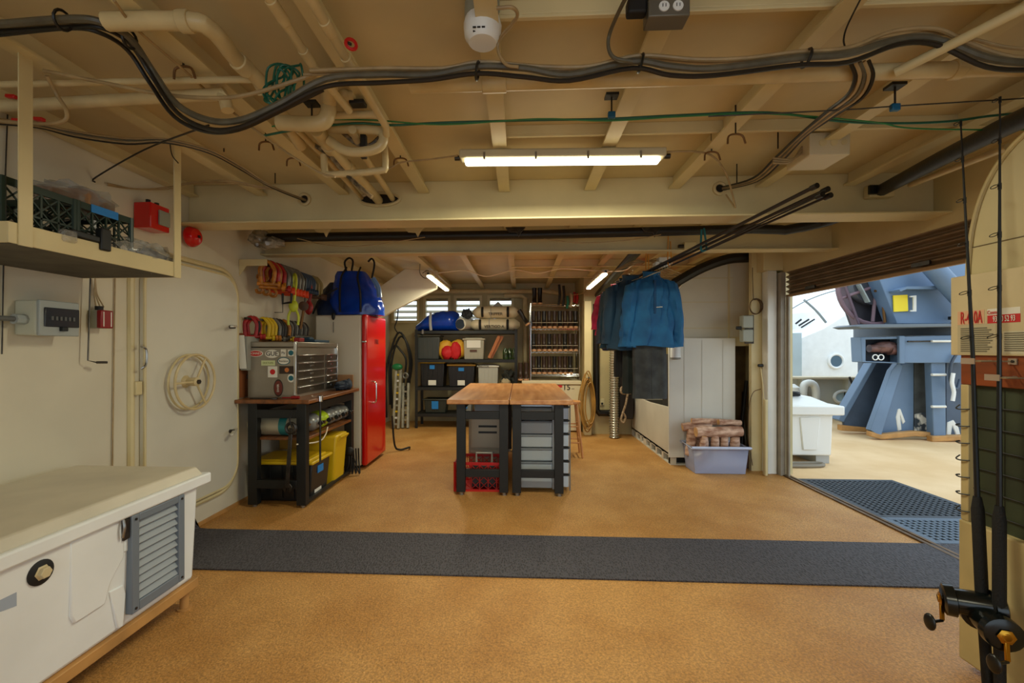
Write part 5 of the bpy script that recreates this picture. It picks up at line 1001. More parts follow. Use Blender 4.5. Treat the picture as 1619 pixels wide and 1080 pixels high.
# ------------------------------------------------------------------ hose coil, duct, rope, socket
t = T('hanging_hose', 'coil of tan hose hanging on the cream column', 'hose', at(931, 635, 7.22)); tanh = M('tan_hose', (176, 132, 62), rough=.45, var=.2, vs_=6)
rnd = random.Random(8)
for k in range(9):
    c = at(930 + rnd.uniform(-3, 4), 634 + rnd.uniform(-6, 10), 7.22 - .012 * k); rx = rnd.uniform(.07, .125); rz = rnd.uniform(.32, .44)
    O('hose_loop', MB().tube([c + V((rx * math.cos(a) * (1 - .15 * math.sin(a)), .01 * math.sin(2 * a + k), rz * math.sin(a))) for a in [i * PI / 8 for i in range(16)]], .011, 6, closed=True, sm=2), tanh, t)
O('hook', MB().cyl(at(931, 597, 7.3), at(931, 597, 7.1), .012), dsteel, t)
foil = M('foil_duct', (206, 200, 184), rough=.25, metal=.85)
t = T('flexible_duct', 'silver corrugated duct standing on the floor by the rear wall', 'duct', at(972, 690, 7.1)); c = at(971, 690, 7.1)
P = []
for k in range(0, 150): z = .01 + k * .0098; P.append((.072 + .010 * math.sin(k * PI / 2.0), z))
O('duct_tube', MB().lathe(P, (c.x, 7.1, 0), n=20), foil, t, ang=80)
t = T('wall_socket', 'small wall socket beside the black down pipe', 'socket', at(952, 634, 7.4)); O('plate', MB().cbox(at(952, 636, 7.41), (.07, .02, .11)), cream, t, bev=.004); O('plug', MB().cbox(at(952, 638, 7.39), (.03, .03, .03)), black, t)
t = T('hanging_rope', 'knotted pale rope hanging by the corner of the pallet bin', 'rope', at(988, 640, 7.0)); rpm = M('pale_rope', (176, 156, 128), rough=.8, col2=(120, 96, 72), vs_=40)
O('rope_strand', MB().tube([V((1.83, 7.2, .70))] + Y([(984, 622), (982, 614), (988, 611), (995, 614), (992, 625), (989, 640), (984, 655), (982, 664), (986, 668), (989, 660), (985, 652)], 6.95), .016, 8, sm=4), rpm, t); O('knot', MB().ell(at(990, 615, 6.95), (.07, .04, .045), 14, 8, .6, 6, 1), rpm, t)
one('black_bin', MB().taper(1.57, 1.80, 7.1, 7.38, .3, 1.0, .95), M('bin_brown', (30, 22, 18), rough=.6), 'dark bin behind the hanging rope', 'bin', bev=.01)
# ------------------------------------------------------------------ pallet bin with white panel
t = T('pallet_bin', 'big white pallet bin with square dark fork openings along its foot', 'pallet bin', (2.2, 6.4, 0))
pbw = M('bin_white', (212, 208, 194), rough=.5, var=.06, vs_=2); ys0, ys1 = 5.50, 7.38; X1b = 1.83
mb = MB(); mb.prism([(X1b, ys0, .13), (X1b, ys1, .13), (X1b, ys1, .78), (X1b, ys1 - .28, .76), (X1b, ys1 - .30, .66), (X1b, ys1 - 1.0, .66), (X1b, ys0, .70)], (.02, 0, 0))
O('side_panel', mb, pbw, t, bev=.003)
O('back_panel', MB().box(X1b, 2.60, ys1 - .02, ys1, .13, .78).box(2.58, 2.60, ys0, ys1, .13, .78).box(X1b, 2.60, ys0, ys1, .11, .13), pbw, t)
mb = MB().box(X1b, 2.60, ys0 - .01, ys1, .0, .012)
for k in range(8): y = ys0 + k * (ys1 - ys0 - .06) / 7; mb.box(X1b, X1b + .07, y, y + (.07 if k != 4 else .14), .012, .11)
mb.box(X1b, X1b + .1, ys0, ys1, .10, .13)
for k in range(4): x = X1b + k * .232; mb.box(x, x + .07, ys0 - .01, ys0 + .06, .012, .12)
O('pallet_base', mb, pbw, t); O('fork_shade_block', MB().box(X1b + .06, 2.66, ys0 + .05, ys1 - .03, .013, .10), M('dark_load', (34, 30, 26), rough=.8, var=.3, vs_=10), t)  # solid dark block stands in for the shade inside the fork openings
O('dark_load', MB().box(1.90, 2.54, 5.56, 7.2, .14, .60).box(1.86, 2.3, 5.55, 5.9, .6, 1.35), M('dark_load', (34, 30, 26), rough=.8, var=.3, vs_=10), t, bev=.01)
t = T('white_board', 'tall white board with faint vertical ridges standing on the pallet bin end', 'board', (2.19, 5.46, 0))
O('board', MB().box(1.800, 2.585, 5.455, 5.485, .10, 1.545), M('board_white', (222, 222, 214), rough=.45, var=.03, vs_=2), t, bev=.004)
mb = MB()
for u in (1082, 1110, 1143): x = at(u, 600, 5.455).x; mb.box(x - .006, x + .006, 5.450, 5.456, .12, 1.52)
O('ridge', mb, M('board_ridge', (210, 210, 202)), t)
c = at(1069, 552, 5.385); t = T('hanging_jug', 'white jug hung at the top left corner of the tall white board', 'jug', (c.x, 5.4, c.z - .12)); O('jug_body', MB().lathe([(.05, -.11), (.06, -.10), (.055, .06), (.03, .10), (.02, .12)], c + V((0, .02, 0)), n=18), white_pl, t); O('jug_base', MB().lathe([(.03, -.125), (.058, -.12), (.06, -.10)], c + V((0, .02, 0)), n=18), grayp, t)
# ------------------------------------------------------------------ firewood tub
tubm = M('tub_translucent', (184, 190, 220), rough=.25, alpha=.5)
t = T('firewood_tub', 'translucent lilac plastic tub heaped with birch firewood', 'tub', (2.24, 5.27, 0)); tx0, tx1, ty0, ty1 = 1.93, 2.585, 5.08, 5.44
mb = MB(); mb.taper(tx0 + .02, tx1 - .02, ty0 + .02, ty1 - .02, .004, .30, .90)
mb.f = [f for i, f in enumerate(mb.f) if i != 1]
o = O('tub_wall', mb, tubm, t, bev=0); s_ = o.modifiers.new('thick', 'SOLIDIFY'); s_.thickness = .006
O('rim', MB().tube([(tx0 + .005, ty0 + .005, .30), (tx1 - .005, ty0 + .005, .30), (tx1 - .005, ty1 - .005, .30), (tx0 + .005, ty1 - .005, .30)], .016, 8, closed=True), M('tub_rim', (190, 202, 232), rough=.3), t)
bark = M('birch_bark', (222, 190, 168), rough=.8, col2=(150, 104, 80), vs_=9, stretch=(1, 1, 3)); endw = M('log_end', (214, 166, 112), rough=.7, var=.15, vs_=20)
logs = [((1.99, 5.30, .17), (2.02, 5.30, .47), .055, 'upright log at the left end of the firewood heap'), ((2.12, 5.22, .08), (2.12, 5.22, .40), .048, 'upright birch log, second from the left in the tub'), ((2.24, 5.22, .08), (2.24, 5.21, .41), .045, 'upright birch log in the middle of the tub'), ((2.35, 5.23, .08), (2.35, 5.22, .41), .042, 'thin upright log right of the middle of the tub'), ((2.46, 5.23, .08), (2.47, 5.22, .40), .052, 'upright birch log at the right end of the tub'),
        ((2.12, 5.34, .10), (2.14, 5.34, .40), .05, 'upright log at the back left of the tub'), ((2.36, 5.35, .10), (2.38, 5.35, .42), .05, 'upright log at the back right of the tub'),
        ((2.02, 5.20, .46), (2.54, 5.22, .465), .062, 'thick birch log lying across the front of the heap'), ((1.92, 5.34, .49), (2.24, 5.32, .52), .048, 'split log lying at the back left of the heap'), ((2.14, 5.33, .56), (2.56, 5.34, .54), .040, 'birch log lying across the top of the heap'), ((2.0, 5.28, .575), (2.2, 5.26, .575), .03, 'short pale split log at the very top left of the heap'), ((2.30, 5.26, .565), (2.56, 5.28, .555), .034, 'thin log at the top right of the heap'), ((2.04, 5.14, .16), (2.09, 5.13, .42), .03, 'pale split stick leaning inside the front left of the tub')]
for p, q, r, lb in logs:
    p = V(p); q = V(q); d = (q - p).normalized(); t2 = T('firewood_log', lb, 'log', (p + q) / 2, 'firewood logs in the tub')
    O('bark', MB().tube([p.lerp(q, f) + V((0, 0, .004 * math.sin(9 * f + r * 99))) for f in (0, .2, .4, .6, .8, 1)], lambda f: r * (1 + .06 * math.sin(f * 11)), 10), bark, t2, ang=50)
    O('cut_end', MB().cyl(p - d * .002, p + d * .001, r * .9, n=10), endw, t2); O('cut_end', MB().cyl(q + d * .002, q - d * .001, r * .9, n=10), endw, t2)
# nook contents and wall fittings
for k, (u0, v0, u1, v1, m_, lb) in enumerate(((1167, 735, 1181, 602, blackr, 'long black pole leaning in the dark nook'), (1172, 735, 1177, 620, bootk, 'black pole leaning upright in the dark nook'), (1172, 700, 1176, 652, cream, 'short pale stick leaning in the dark nook'), (1183, 735, 1176, 655, grayp, 'curved grey strip leaning in the dark nook'))):
    one('leaning_pole', MB().cyl(at(u0 - 1, v0, 5.66 + .02 * k), at(u1 - 1, v1, 5.80 + .03 * k), .022 if k < 2 else .011, n=8), m_, lb, 'pole')
one('rag_bag', MB().ell(at(1179, 728, 5.42), (.06, .07, .10), 14, 10, .5, 4, 2), M('rag', (120, 92, 76), rough=.9), 'brown rag hanging low beside the firewood tub', 'rag')
t = T('switch_pair', 'two stacked grey switch boxes on a dark plate by the door post', 'switch box', at(1180, 520, 5.25)); c = at(1180, 520, 5.225)
O('dark_plate', MB().box(c.x - .0, c.x + .10, 5.255, 5.268, c.z - .17, c.z + .16), M('plate_brown', (48, 38, 30)), t)
for dz in (.08, -.08): O('switch_box', MB().cbox(c + V((.0, -.0, dz)), (.125, .08, .145)), M('switch_body', (150, 152, 138), rough=.4), t, bev=.012)
O('cable_gland', MB().cyl(c + V((-.06, 0, .01)), c + V((-.11, 0, .01)), .02), black, t)
t = T('wall_cable_coil', 'coiled brown cable hung on the wall above the switch boxes', 'cable', at(1194, 485, 5.4)); cc = at(1194, 485, 5.24)
for k in range(3): O('coil_loop', MB().ring(cc + V((.004 * k, -.004 * k, .003 * k)), .062 + .006 * k, .0045, (0, 1, 0), 24, 6, ry=.088), M('brown_cable', (92, 66, 36)), t)
O('lead', MB().tube([cc + V((-.02, 0, .09)), cc + V((-.03, 0, .35)), cc + V((-.03, 0, .45))], .004, 6), M('brown_cable', (92, 66, 36)), t); O('coil_hook', MB().cyl((cc.x, cc.y - .02, cc.z + .085), (cc.x, 5.275, cc.z + .085), .006), dsteel, t)
t = T('door_pull', 'dark knob with a thin hanging cord on the side of the door post', 'knob', at(1203, 578, 5.2)); O('knob', MB().cyl(at(1199, 578, 5.2), at(1206, 578, 5.2), .018, n=12), black, t); O('cord', MB().tube(Y([(1203, 582), (1206, 610), (1208, 640)], 5.12), .005, 6), cream, t)
cable('thin brown wire arcing down the cream wall beside the nook', [at(1203, 615, 5.22), at(1190, 622, 5.24), at(1184, 650, 5.24), at(1184, 700, 5.24), at(1190, 736, 5.24)], .004, M('brown_cable', (92, 66, 36)))
# ------------------------------------------------------------------ hanging poles and clothes
PA = at(1300, 303, 2.62); PB = at(978, 452, 5.5)
def pole(y, off=0): f = (y - PA.y) / (PB.y - PA.y); return PA.lerp(PB, f) + V((off, 0, 0))
for k, (dx0, dz0, dx1, lb) in enumerate(((0, 0, 0, 'upper dark pole of the bundle slung from the ceiling'), (-.06, .02, -.02, 'dark pole with a square tip in the slung bundle'), (.015, -.035, .03, 'lower dark pole of the slung bundle'), (-.03, -.03, .05, 'thin dark pole at the left of the slung bundle'))):
    one('slung_pole', MB().tube([PA + V((dx0, 0, dz0)), PB + V((dx1, 0, -.01 * k))], lambda f: (.011, .012, .008, .006)[k], 8).cyl(PA + V((dx0, 0, dz0)), PA + V((dx0, 0, dz0)) + (PA - PB).normalized() * .04, .016), M('pole_black', (22, 20, 18), rough=.4), lb, 'pole', 'slung dark poles')
tc_ = pole(3.75); one('teal_strap', MB().tube([tc_ + V((-.02, 0, .14)), tc_ + V((-.025, 0, -.02)), tc_ + V((.0, 0, -.035)), tc_ + V((.02, 0, -.01)), tc_ + V((.0, 0, .15))], .008, 6, sm=4), M('teal_rope', (20, 110, 120), rough=.6), 'teal strap holding up the dark poles', 'strap')
for k, yy in enumerate((4.75, 4.30)): one('orange_strap', MB().tube([pole(yy) + V((-.01, 0, .28)), pole(yy) + V((-.015, 0, .0)), pole(yy) + V((.015, 0, -.02)), pole(yy) + V((.01, 0, .2))], .005, 6, sm=4), M('orange_rope', (206, 140, 40), rough=.7), ('orange cord tied round the poles above the jackets', 'orange cord under the white junction box')[k], 'strap')
def cloth(name, c1, c2): return M(name, c1, rough=.75, col2=c2, vs_=7, bump=.15, bs=30)
def hanger(t, p, w=.2):
    O('hanger', MB().tube([p + V((0, 0, .035)), p + V((.02, 0, .045)), p + V((.025, 0, .015)), p + V((0, 0, -.02)), p + V((0, 0, -.05))], .003, 6, sm=4).tube([p + V((-w, 0, -.11)), p + V((0, 0, -.05)), p + V((w, 0, -.11))], .004, 6), M('hanger_wire', (190, 184, 160), rough=.3, metal=.7), t)
def garment(label, y, dx, mat, L=.80, w=.27, seed=0, sl=.62, spread=.10, cat='jacket', name='hanging_jacket', dz=0, dep=.10, collar=True):
    p = pole(y); p = p + V((dx, 0, 0)); t = T(name, label, cat, p, 'jackets on the slung poles'); hanger(t, pole(y) + V((dx, 0, 0)))
    z0 = p.z - .06 + dz; n = 64; rings = []
    for i in range(25):
        f = i / 24; ww = w * (.42 + .58 * min(1, (f / .12)) ** .6) * (1 + .30 * f) if f < .12 else w * (1 + .30 * f)
        z = z0 - L * f
        if f < .12: z = z0 - L * f - .0
        dd = dep * (.55 + .45 * min(1, f * 5)) * (1 + .25 * f)
        R = []
        for k in range(n):
            a = 2 * PI * k / n; fold = .016 * math.sin(a * 8 + seed + 3 * f) * f + .060 * noise.noise(V((math.cos(a) * 3.2 + seed + f, math.sin(a) * 3.2, f * 2.2))) + .018 * noise.noise(V((math.cos(a) * 9 + seed + 3 * f, math.sin(a) * 9, f * 3)))
            cx, sy_ = math.cos(a), math.sin(a); cx = math.copysign(abs(cx) ** .8, cx)
            R.append(V((p.x + cx * ww + fold, y + sy_ * (dd + fold), z - .02 * abs(cx) * (1 if f < .1 else 0) + (.012 * math.sin(a * 3 + seed) if i == 24 else 0))))
        rings.append(R)
    O('jacket_body', MB().loft(rings), mat, t, ang=70)
    for s in (-1, 1):
        A = V((p.x + s * w * .80, y, z0 - .07)); R = []
        for i in range(22):
            f = i / 21; c = A + V((s * (spread * math.sin(f * PI * .5) + .03), -.03 * math.sin(f * PI), -sl * f)); r = .078 - .022 * f + (.006 if i == 21 else 0)
            R.append([V((c.x + (r + .030 * noise.noise(V((math.cos(a) * 3 + seed + 2 * f, math.sin(a) * 3 + f * 2.5, s)))) * math.cos(a), c.y + (r * 1.0 + .030 * noise.noise(V((math.sin(a) * 3 + 2 * f, math.cos(a) * 3 + f * 2.5, seed)))) * math.sin(a), c.z + .03 * s * math.cos(a) * (1 - f) * -1)) for a in [2 * PI * k / 18 for k in range(18)]])
        O('sleeve', MB().loft(R), mat, t, ang=70)
    if collar:
        O('collar', MB().loft([[V((p.x + .085 * math.cos(a) * g, y + .065 * math.sin(a) * g, z0 - .03 + h + .018 * math.sin(a))) for a in [2 * PI * k / 20 for k in range(20)]] for g, h in ((1.25, -.02), (1.0, .03), (1.08, .075))]), mat, t, ang=60)
    return t, p, z0
jb = cloth('jacket_blue', (26, 104, 160), (18, 84, 138))
x1030 = at(1030, 500, 4.62).x
t, p, z0 = garment('bright blue jacket with a small white chest mark, in front on the slung poles', 4.62, x1030 - pole(4.62).x, jb, L=.73, w=.195, seed=1, sl=.66, spread=.075)
O('front_placket', MB().box(p.x - .012, p.x + .012, p.y - .125, p.y - .105, z0 - .40, z0 - .06), cloth('jacket_blue2', (18, 80, 130), (10, 56, 100)), t, bev=.004)
cm = at(1042, 486, 4.49); O('chest_mark', MB().bar(cm + V((-.03, -.012, 0)), cm + V((.03, -.012, .004)), .004, .006), wht, t)
xs_ = lambda u, y: at(u, 500, y).x - pole(y).x
garment('dark slate blue jacket hanging right behind the bright blue one', 4.80, xs_(997, 4.8), cloth('jacket_slate', (34, 70, 96), (26, 56, 80)), L=.75, w=.20, seed=4, sl=.62, spread=.06)
garment('dark teal jacket, third from the front on the slung poles', 4.98, xs_(992, 4.98), cloth('jacket_teal', (22, 66, 88), (16, 48, 68)), L=.72, w=.20, seed=9, sl=.60, spread=.07)
garment('purple-grey jacket between the dark teal and the pink one', 5.14, xs_(986, 5.14), cloth('jacket_purple', (60, 60, 88), (36, 38, 60)), L=.74, w=.19, seed=12, sl=.6, spread=.07)
garment('pink jacket at the back of the slung poles', 5.32, xs_(978, 5.32), cloth('jacket_pink', (214, 44, 92), (150, 20, 60)), L=.55, w=.19, seed=15, sl=.42, spread=.08)
def trousers(label, y, dx, mat, z0, L, w, seed):
    p = pole(y) + V((dx, 0, 0)); t = T('hanging_trousers', label, 'trousers', (p.x, y, z0), 'trousers under the jackets')
    R = []
    for i in range(12):
        f = i / 11; R.append([V((p.x + (w * (1 + .06 * f) + .014 * noise.noise(V((a, f * 3, seed)))) * math.copysign(abs(math.cos(a)) ** .7, math.cos(a)), y + (.055 + .012 * math.sin(a * 7 + seed)) * math.sin(a), z0 - L * f)) for a in [2 * PI * k / 32 for k in range(32)]])
    O('trouser_legs', MB().loft(R), mat, t, ang=70); O('crease', MB().cyl((p.x, y - .058, z0 - .15), (p.x + .01, y - .06, z0 - L), .005, n=6), mat, t)
    O('waist_band', MB().box(p.x - w * .9, p.x + w * .9, y - .05, y + .05, z0 - .02, z0 + .03), mat, t, bev=.01); return t
zt = at(1027, 630, 4.62).z
trousers('charcoal trousers hanging below the bright blue jacket', 4.62, xs_(1027, 4.62), cloth('trouser_charcoal', (62, 66, 68), (36, 40, 44)), zt + .95, .95, .165, 1)
trousers('dark green trousers hanging behind the charcoal ones', 4.82, xs_(1000, 4.82), cloth('trouser_green', (32, 42, 38), (18, 26, 24)), at(1000, 622, 4.82).z + .85, .85, .10, 4)
trousers('black trousers, rearmost of the hanging trousers', 5.02, xs_(983, 5.02), cloth('trouser_black', (18, 18, 20), (10, 10, 12)), at(983, 596, 5.02).z + .7, .7, .08, 7)
for k in range(7):
    p = pole(4.35 + k * .055); one('empty_hanger', MB().tube([p + V((0, 0, .03)), p + V((.02, 0, .03)), p + V((.018, 0, -.02)), p + V((0, 0, -.045))], .003, 6, sm=3).tube([p + V((-.14, 0, -.10)), p + V((0, 0, -.045)), p + V((.14, 0, -.10))], .003, 6), M('hanger_wire', (190, 184, 160)), 'wire clothes hanger on the slung poles, %s from the camera' % ORD[k], 'hanger', 'wire hangers')
# ------------------------------------------------------------------ appliance cabinet at the right edge
AX = 1.97; AY = 2.075
acm = M('cabinet_cream', (206, 186, 132), rough=.5, var=.12, vs_=3); t = T('rod_cabinet', 'tall cream cabinet with an arched top and green mesh window at the right edge', 'cabinet', (2.25, 1.5, 0))
O('lower_box', MB().box(AX - .012, 2.6, .6, AY + .004, .04, .66), acm, t, bev=.008)
O('plinth', MB().box(AX + .05, 2.6, .6, AY - .05, 0, .04), tan_p, t)
P = [V((AX + .008, .6, 1.40)), V((AX + .008, AY - .03, 1.40))]
pa = [(1530, 470), (1531, 420), (1537, 365), (1550, 315), (1570, 272), (1596, 236), (1625, 208), (1665, 178), (1720, 150)]
P += [atX(u, v, AX + .008) for u, v in pa]; P += [V((AX + .008, .6, P[-1].z + .02))]
O('arched_panel', MB().prism(P, (.5, 0, 0)), M('cabinet_upper', (196, 180, 132), rough=.5, var=.08, vs_=2), t, bev=.004)
O('arch_bead', MB().tube([atX(u, v, AX + .004) for u, v in pa], .009, 8, sm=4), acm, t)
O('seam', MB().box(AX + .004, AX + .010, .6, AY - .04, 1.645, 1.650), M('seam_dark', (96, 80, 44)), t); O('seam', MB().box(AX + .004, AX + .010, .6, AY - .04, 1.86, 1.863), M('seam_dark', (96, 80, 44)), t)
wb = M('band_wood', (140, 68, 26), rough=.4, var=.25, vs_=5, stretch=(1, .5, 4)); O('wood_band', MB().box(AX - .006, 2.4, .6, AY - .0, 1.26, 1.40), wb, t, bev=.004)
O('corner_post', MB().box(AX - .006, AX + .03, AY - .035, AY, .66, 1.26), acm, t, bev=.003)
O('mesh_backing', MB().box(AX + .022, AX + .03, .6, AY - .035, .66, 1.26), M('mesh_green', (58, 66, 42), rough=.6, var=.4, vs_=3), t)
mb = MB()
for k in range(7): z = .72 + k * .09; mb.cyl((AX + .012, .6, z), (AX + .012, AY - .04, z), .003, n=6)
for k in range(9): y = AY - .15 - k * .16; mb.cyl((AX + .012, y, .66), (AX + .012, y, 1.26), .003, n=6)
O('wire_grid', mb, black, t)
for k in range(7):
    z = .70 + k * .075; c = V((AX - .006, AY - .01, z)); O('bungee_hook', MB().tube([c + V((0, -.03, .004)), c + V((-.012, 0, 0)), c + V((-.01, .02, .004)), c + V((0, .012, .008 if k % 3 else .02))], .003, 6, sm=3), black, t)
# label plate
lp = M('label_cream', (206, 188, 146), rough=.5, var=.05); py0, py1, pz0, pz1 = .7, AY + .03, 1.39, 1.74; LXx = AX - .02
d = O('label_plate', MB().box(LXx, AX + .0, py0, py1, pz0, pz1), lp, t, bev=.003)
def lab(u0, v0, u1, v1, mat, off, name='label_sheet'):
    a = atX(u0, v0, LXx - off); b = atX(u1, v1, LXx - off); return O(name, MB().box(LXx - off, LXx - off + .0012, a.y, b.y, a.z, b.z), mat, d)
lab(1514, 493, 1556, 512, M('label_pink', (216, 168, 132), rough=.6), .001); c = atX(1535, 503, LXx - .003); text('R-410A', .075, c, (0, -1, 0), (0, 0, 1), inkr, d, ext=.0003, wide=.40)
lab(1561, 489, 1613, 500, wht, .001); lab(1561, 499, 1613, 509, inkr, .0012); text('Cosmos', .022, atX(1571, 494, LXx - .003), (0, -1, 0), (0, 0, 1), inkr, d, ext=.0003, wide=.7); text('93-70 52 93', .033, atX(1587, 504, LXx - .003), (0, -1, 0), (0, 0, 1), wht, d, ext=.0003, wide=.52)
lab(1514, 514, 1574, 560, M('label_faded', (186, 172, 138), rough=.6), .001); lab(1585, 524, 1640, 560, M('label_faded2', (200, 190, 160), rough=.6), .001)
mb = MB()
for k in range(12):
    a = atX(1519, 520 + k * 3.2, LXx - .002); b = atX(1560 + (k * 7) % 11, 520 + k * 3.2, LXx - .002); mb.box(LXx - .003, LXx - .002, a.y, b.y, a.z - .0022, a.z + .0022)
for k in range(9):
    a = atX(1588, 527 + k * 3.4, LXx - .002); b = atX(1622 + (k * 5) % 9, 527 + k * 3.4, LXx - .002); mb.box(LXx - .003, LXx - .002, a.y, b.y, a.z - .002, a.z + .002)
O('print_lines', mb, M('ink_grey', (110, 104, 84)), d)
# rods with reels
rodm = M('rod_black', (13, 14, 15), rough=.35); grip = M('rod_grip', (10, 11, 12), rough=.75, bump=.3, bs=150); gold = M('reel_gold', (190, 140, 50), rough=.3, metal=1.0); reelm = M('reel_black', (10, 16, 16), rough=.22)
def rod(label, pts, X, xr, side):
    t = T('fishing_rod', label, 'fishing rod', atX(*pts[-1], X)); P = [atX(u, v, X) for u, v in pts]; n = len(P)
    tip, mid, fg, seat, butt = P
    O('rod_blank', MB().tube([tip, tip.lerp(mid, .5), mid, fg], lambda f: .0026 + .0065 * f, 8), rodm, t)
    for f in (0, .16, .34, .53, .74, .93):
        c = tip.lerp(mid, f); O('line_guide', MB().ring(c + V((-.014 - .008 * f, .004, 0)), .008 + .007 * f, .0016, (0, .5, 1), 12, 5).cyl(c + V((0, 0, -.012)), c + V((0, 0, .012)), .0045 + .003 * f, n=8), rodm, t)
    O('fore_grip', MB().tube([fg, fg.lerp(seat, .12), fg.lerp(seat, .9), seat], lambda f: .013 + .0075 * min(1, f * 5), 12), grip, t)
    O('butt_grip', MB().tube([seat, butt], lambda f: .018, 12), grip, t)
    c = seat + V((-.035, -.0, -.0)); r = O('reel_body', MB().lathe([(.048, -.090), (.060, -.085), (.062, -.055), (.048, -.05), (.050, 0), (.048, .05), (.062, .055), (.060, .085), (.048, .090)], c, (.35, 1, .0) if side > 0 else (1, -.6, .1), 24), reelm, t)
    ax = V((.35, 1, 0)).normalized() if side > 0 else V((1, -.6, .1)).normalized()
    e = c - ax * .093; O('reel_crank', MB().bar(e, e + V((-.005, -.01, -.085)), .016, .008).cyl(e, e - ax * .012, .016), gold, r, bev=.002)
    k = e + V((-.005, -.01, -.085)); O('crank_knob', MB().cyl(k, k + V((-.045, -.01, 0)), .006).ell(k + V((-.06, -.012, 0)), (.012, .026, .034), 16, 10), rodm, r)
    O('drag_star', MB().lathe([(.012, 0), (.028, .004), (.012, .012)], e, -ax, 6), gold, r)
    return t
rod('left one of two black fishing rods with reels against the cream cabinet', [(1519, 195), (1538, 560), (1545, 785), (1553, 955), (1566, 1140)], 1.86, 0, -1)
rod('right one of two black fishing rods with reels against the cream cabinet', [(1581, 158), (1580, 560), (1580, 800), (1580, 985), (1582, 1160)], 1.86, 0, 1)
clampm = M('clamp_alu', (200, 196, 176), rough=.3, metal=.7)
for k, (u, v) in enumerate(((1541, 571), (1580, 597))):
    c = atX(u, v, 1.86); t = T('rod_clamp', 'aluminium clamp fixing the %s fishing rod to the wooden band' % ('left', 'right')[k], 'clamp', c)
    O('clamp_strap', MB().tube([V((AX - .008, c.y - .06, c.z)), V((AX - .008, c.y - .035, c.z)), c + V((-.006, -.030, 0)), c + V((-.022, 0, 0)), c + V((-.006, .030, 0)), V((AX - .008, c.y + .035, c.z)), V((AX - .008, c.y + .05, c.z))], .003, 4).bar((AX - .010, c.y - .06, c.z), (AX - .010, c.y - .03, c.z), .005, .024).bar((c.x - .024, c.y - .025, c.z), (c.x - .024, c.y + .03, c.z), .004, .024), clampm, t)
    O('screw', MB().cyl((AX - .016, c.y - .048, c.z), (AX - .008, c.y - .048, c.z), .006, n=8), dsteel, t)
# ------------------------------------------------------------------ outdoors
t = T('deck_tote', 'large white insulated tote with an overhanging lid outside the door', 'tote', (3.6, 5.95, 0)); wo = M('tote_white', (236, 238, 238), rough=.4)
O('tote_body', MB().taper(3.14, 3.86, 5.66, 6.4, .09, .60, .97), wo, t, bev=.02); O('recess_panel', MB().prism([at(1265, 660, 5.645), at(1298, 660, 5.645), at(1292, 712, 5.65), at(1270, 712, 5.65)], (0, .03, 0)), wo, t, bev=.01)
O('lid', MB().box(3.085, 3.96, 5.60, 6.5, .60, .715), wo, t, bev=.015); O('lid_dome', MB().prism([(3.12, 5.66, .70), (3.90, 5.66, .70), (3.74, 5.9, .80), (3.18, 5.9, .80)], (0, .6, 0)), wo, t, bev=.01)
O('runner', MB().box(3.17, 3.3, 5.7, 6.35, -.01, .09), M('tote_under', (170, 172, 172)), t); O('runner', MB().box(3.68, 3.84, 5.7, 6.35, -.01, .09), M('tote_under', (170, 172, 172)), t)
one('black_gloves', MB().ell(at(1248, 625, 5.95) + V((0, 0, .02)), (.15, .08, .035), 16, 10, .5, 4, 2), blackr, 'dark cloth lying on the lid of the white deck tote', 'cloth')
c = atZ(1262, 741, .0); t = T('deck_hose', 'grey hose lying in a flat loop in front of the deck tote', 'hose', (3.4, 5.5, 0)); O('hose_loop', MB().tube([(3.02, 5.5, .012), (3.3, 5.47, .012), (3.6, 5.5, .012), (3.68, 5.58, .012), (3.6, 5.62, .012), (3.3, 5.6, .012), (3.05, 5.58, .012)], .022, 8, sm=4), M('hose_grey', (130, 122, 108), rough=.5), t)
# crane
cb = M('crane_blue', (108, 134, 166), rough=.45, var=.12, vs_=1.2); cbd = M('crane_blue_shaded', (72, 88, 110), rough=.5, var=.25, vs_=2); ru = M('rust_white', (220, 214, 200), rough=.6, col2=(40, 50, 60), vs_=6, thr=(.42, .5))  # second blue is a shaded copy of the first, for the dark faces
t = T('deck_crane', 'big blue deck crane on a finned pedestal outside the roller door', 'crane', (6.6, 8.0, 0))
def slab(name, pts, y, dep, mat, par=None, bev=.01): return O(name, MB().prism([at(u, v, y) for u, v in pts], (0, dep, 0)), mat, par or t, bev=bev)
O('pedestal', MB().lathe([(.80, -.01), (.80, 1.25)], (7.0, 8.2, 0), n=24), cbd, t)
fin = slab('fin', [(1410, 570), (1384, 570), (1333, 660), (1335, 676), (1385, 682)], 7.75, .05, cbd); slab('fin_flange', [(1390, 568), (1382, 568), (1326, 664), (1334, 668)], 7.68, .18, cb)
slab('fin', [(1425, 576), (1448, 572), (1448, 684), (1392, 686)], 7.4, .05, cb); 
O('fin_flange', MB().prism([at(1421, 573, 7.32), at(1427, 580, 7.32), at(1393, 690, 7.2), at(1376, 680, 7.2), at(1410, 586, 7.3)], (0, .10, 0)), cb, t, bev=.006)
slab('pedestal_plate', [(1446, 572), (1476, 572), (1476, 684), (1446, 684)], 7.38, .05, M('peeling_plate', (62, 66, 66), rough=.7, var=.3)); slab('peeled_patch', [(1447, 655), (1475, 650), (1476, 684), (1446, 684)], 7.37, .02, ru)
rs = slab('rung_fin', [(1484, 562), (1495, 572), (1496, 694), (1476, 692), (1472, 572)], 7.15, .12, cb)
for v in (592.5, 643): O('rung', MB().cyl(at(1473, v, 7.1), at(1495, v, 7.1), .02, n=10), white_p, rs)
slab('pedestal_plate', [(1496, 572), (1530, 572), (1530, 690), (1496, 690)], 7.35, .05, cbd); slab('peeled_patch', [(1498, 668), (1508, 664), (1516, 676), (1519, 688), (1512, 688), (1506, 674), (1504, 688), (1497, 689)], 7.34, .02, white_p)
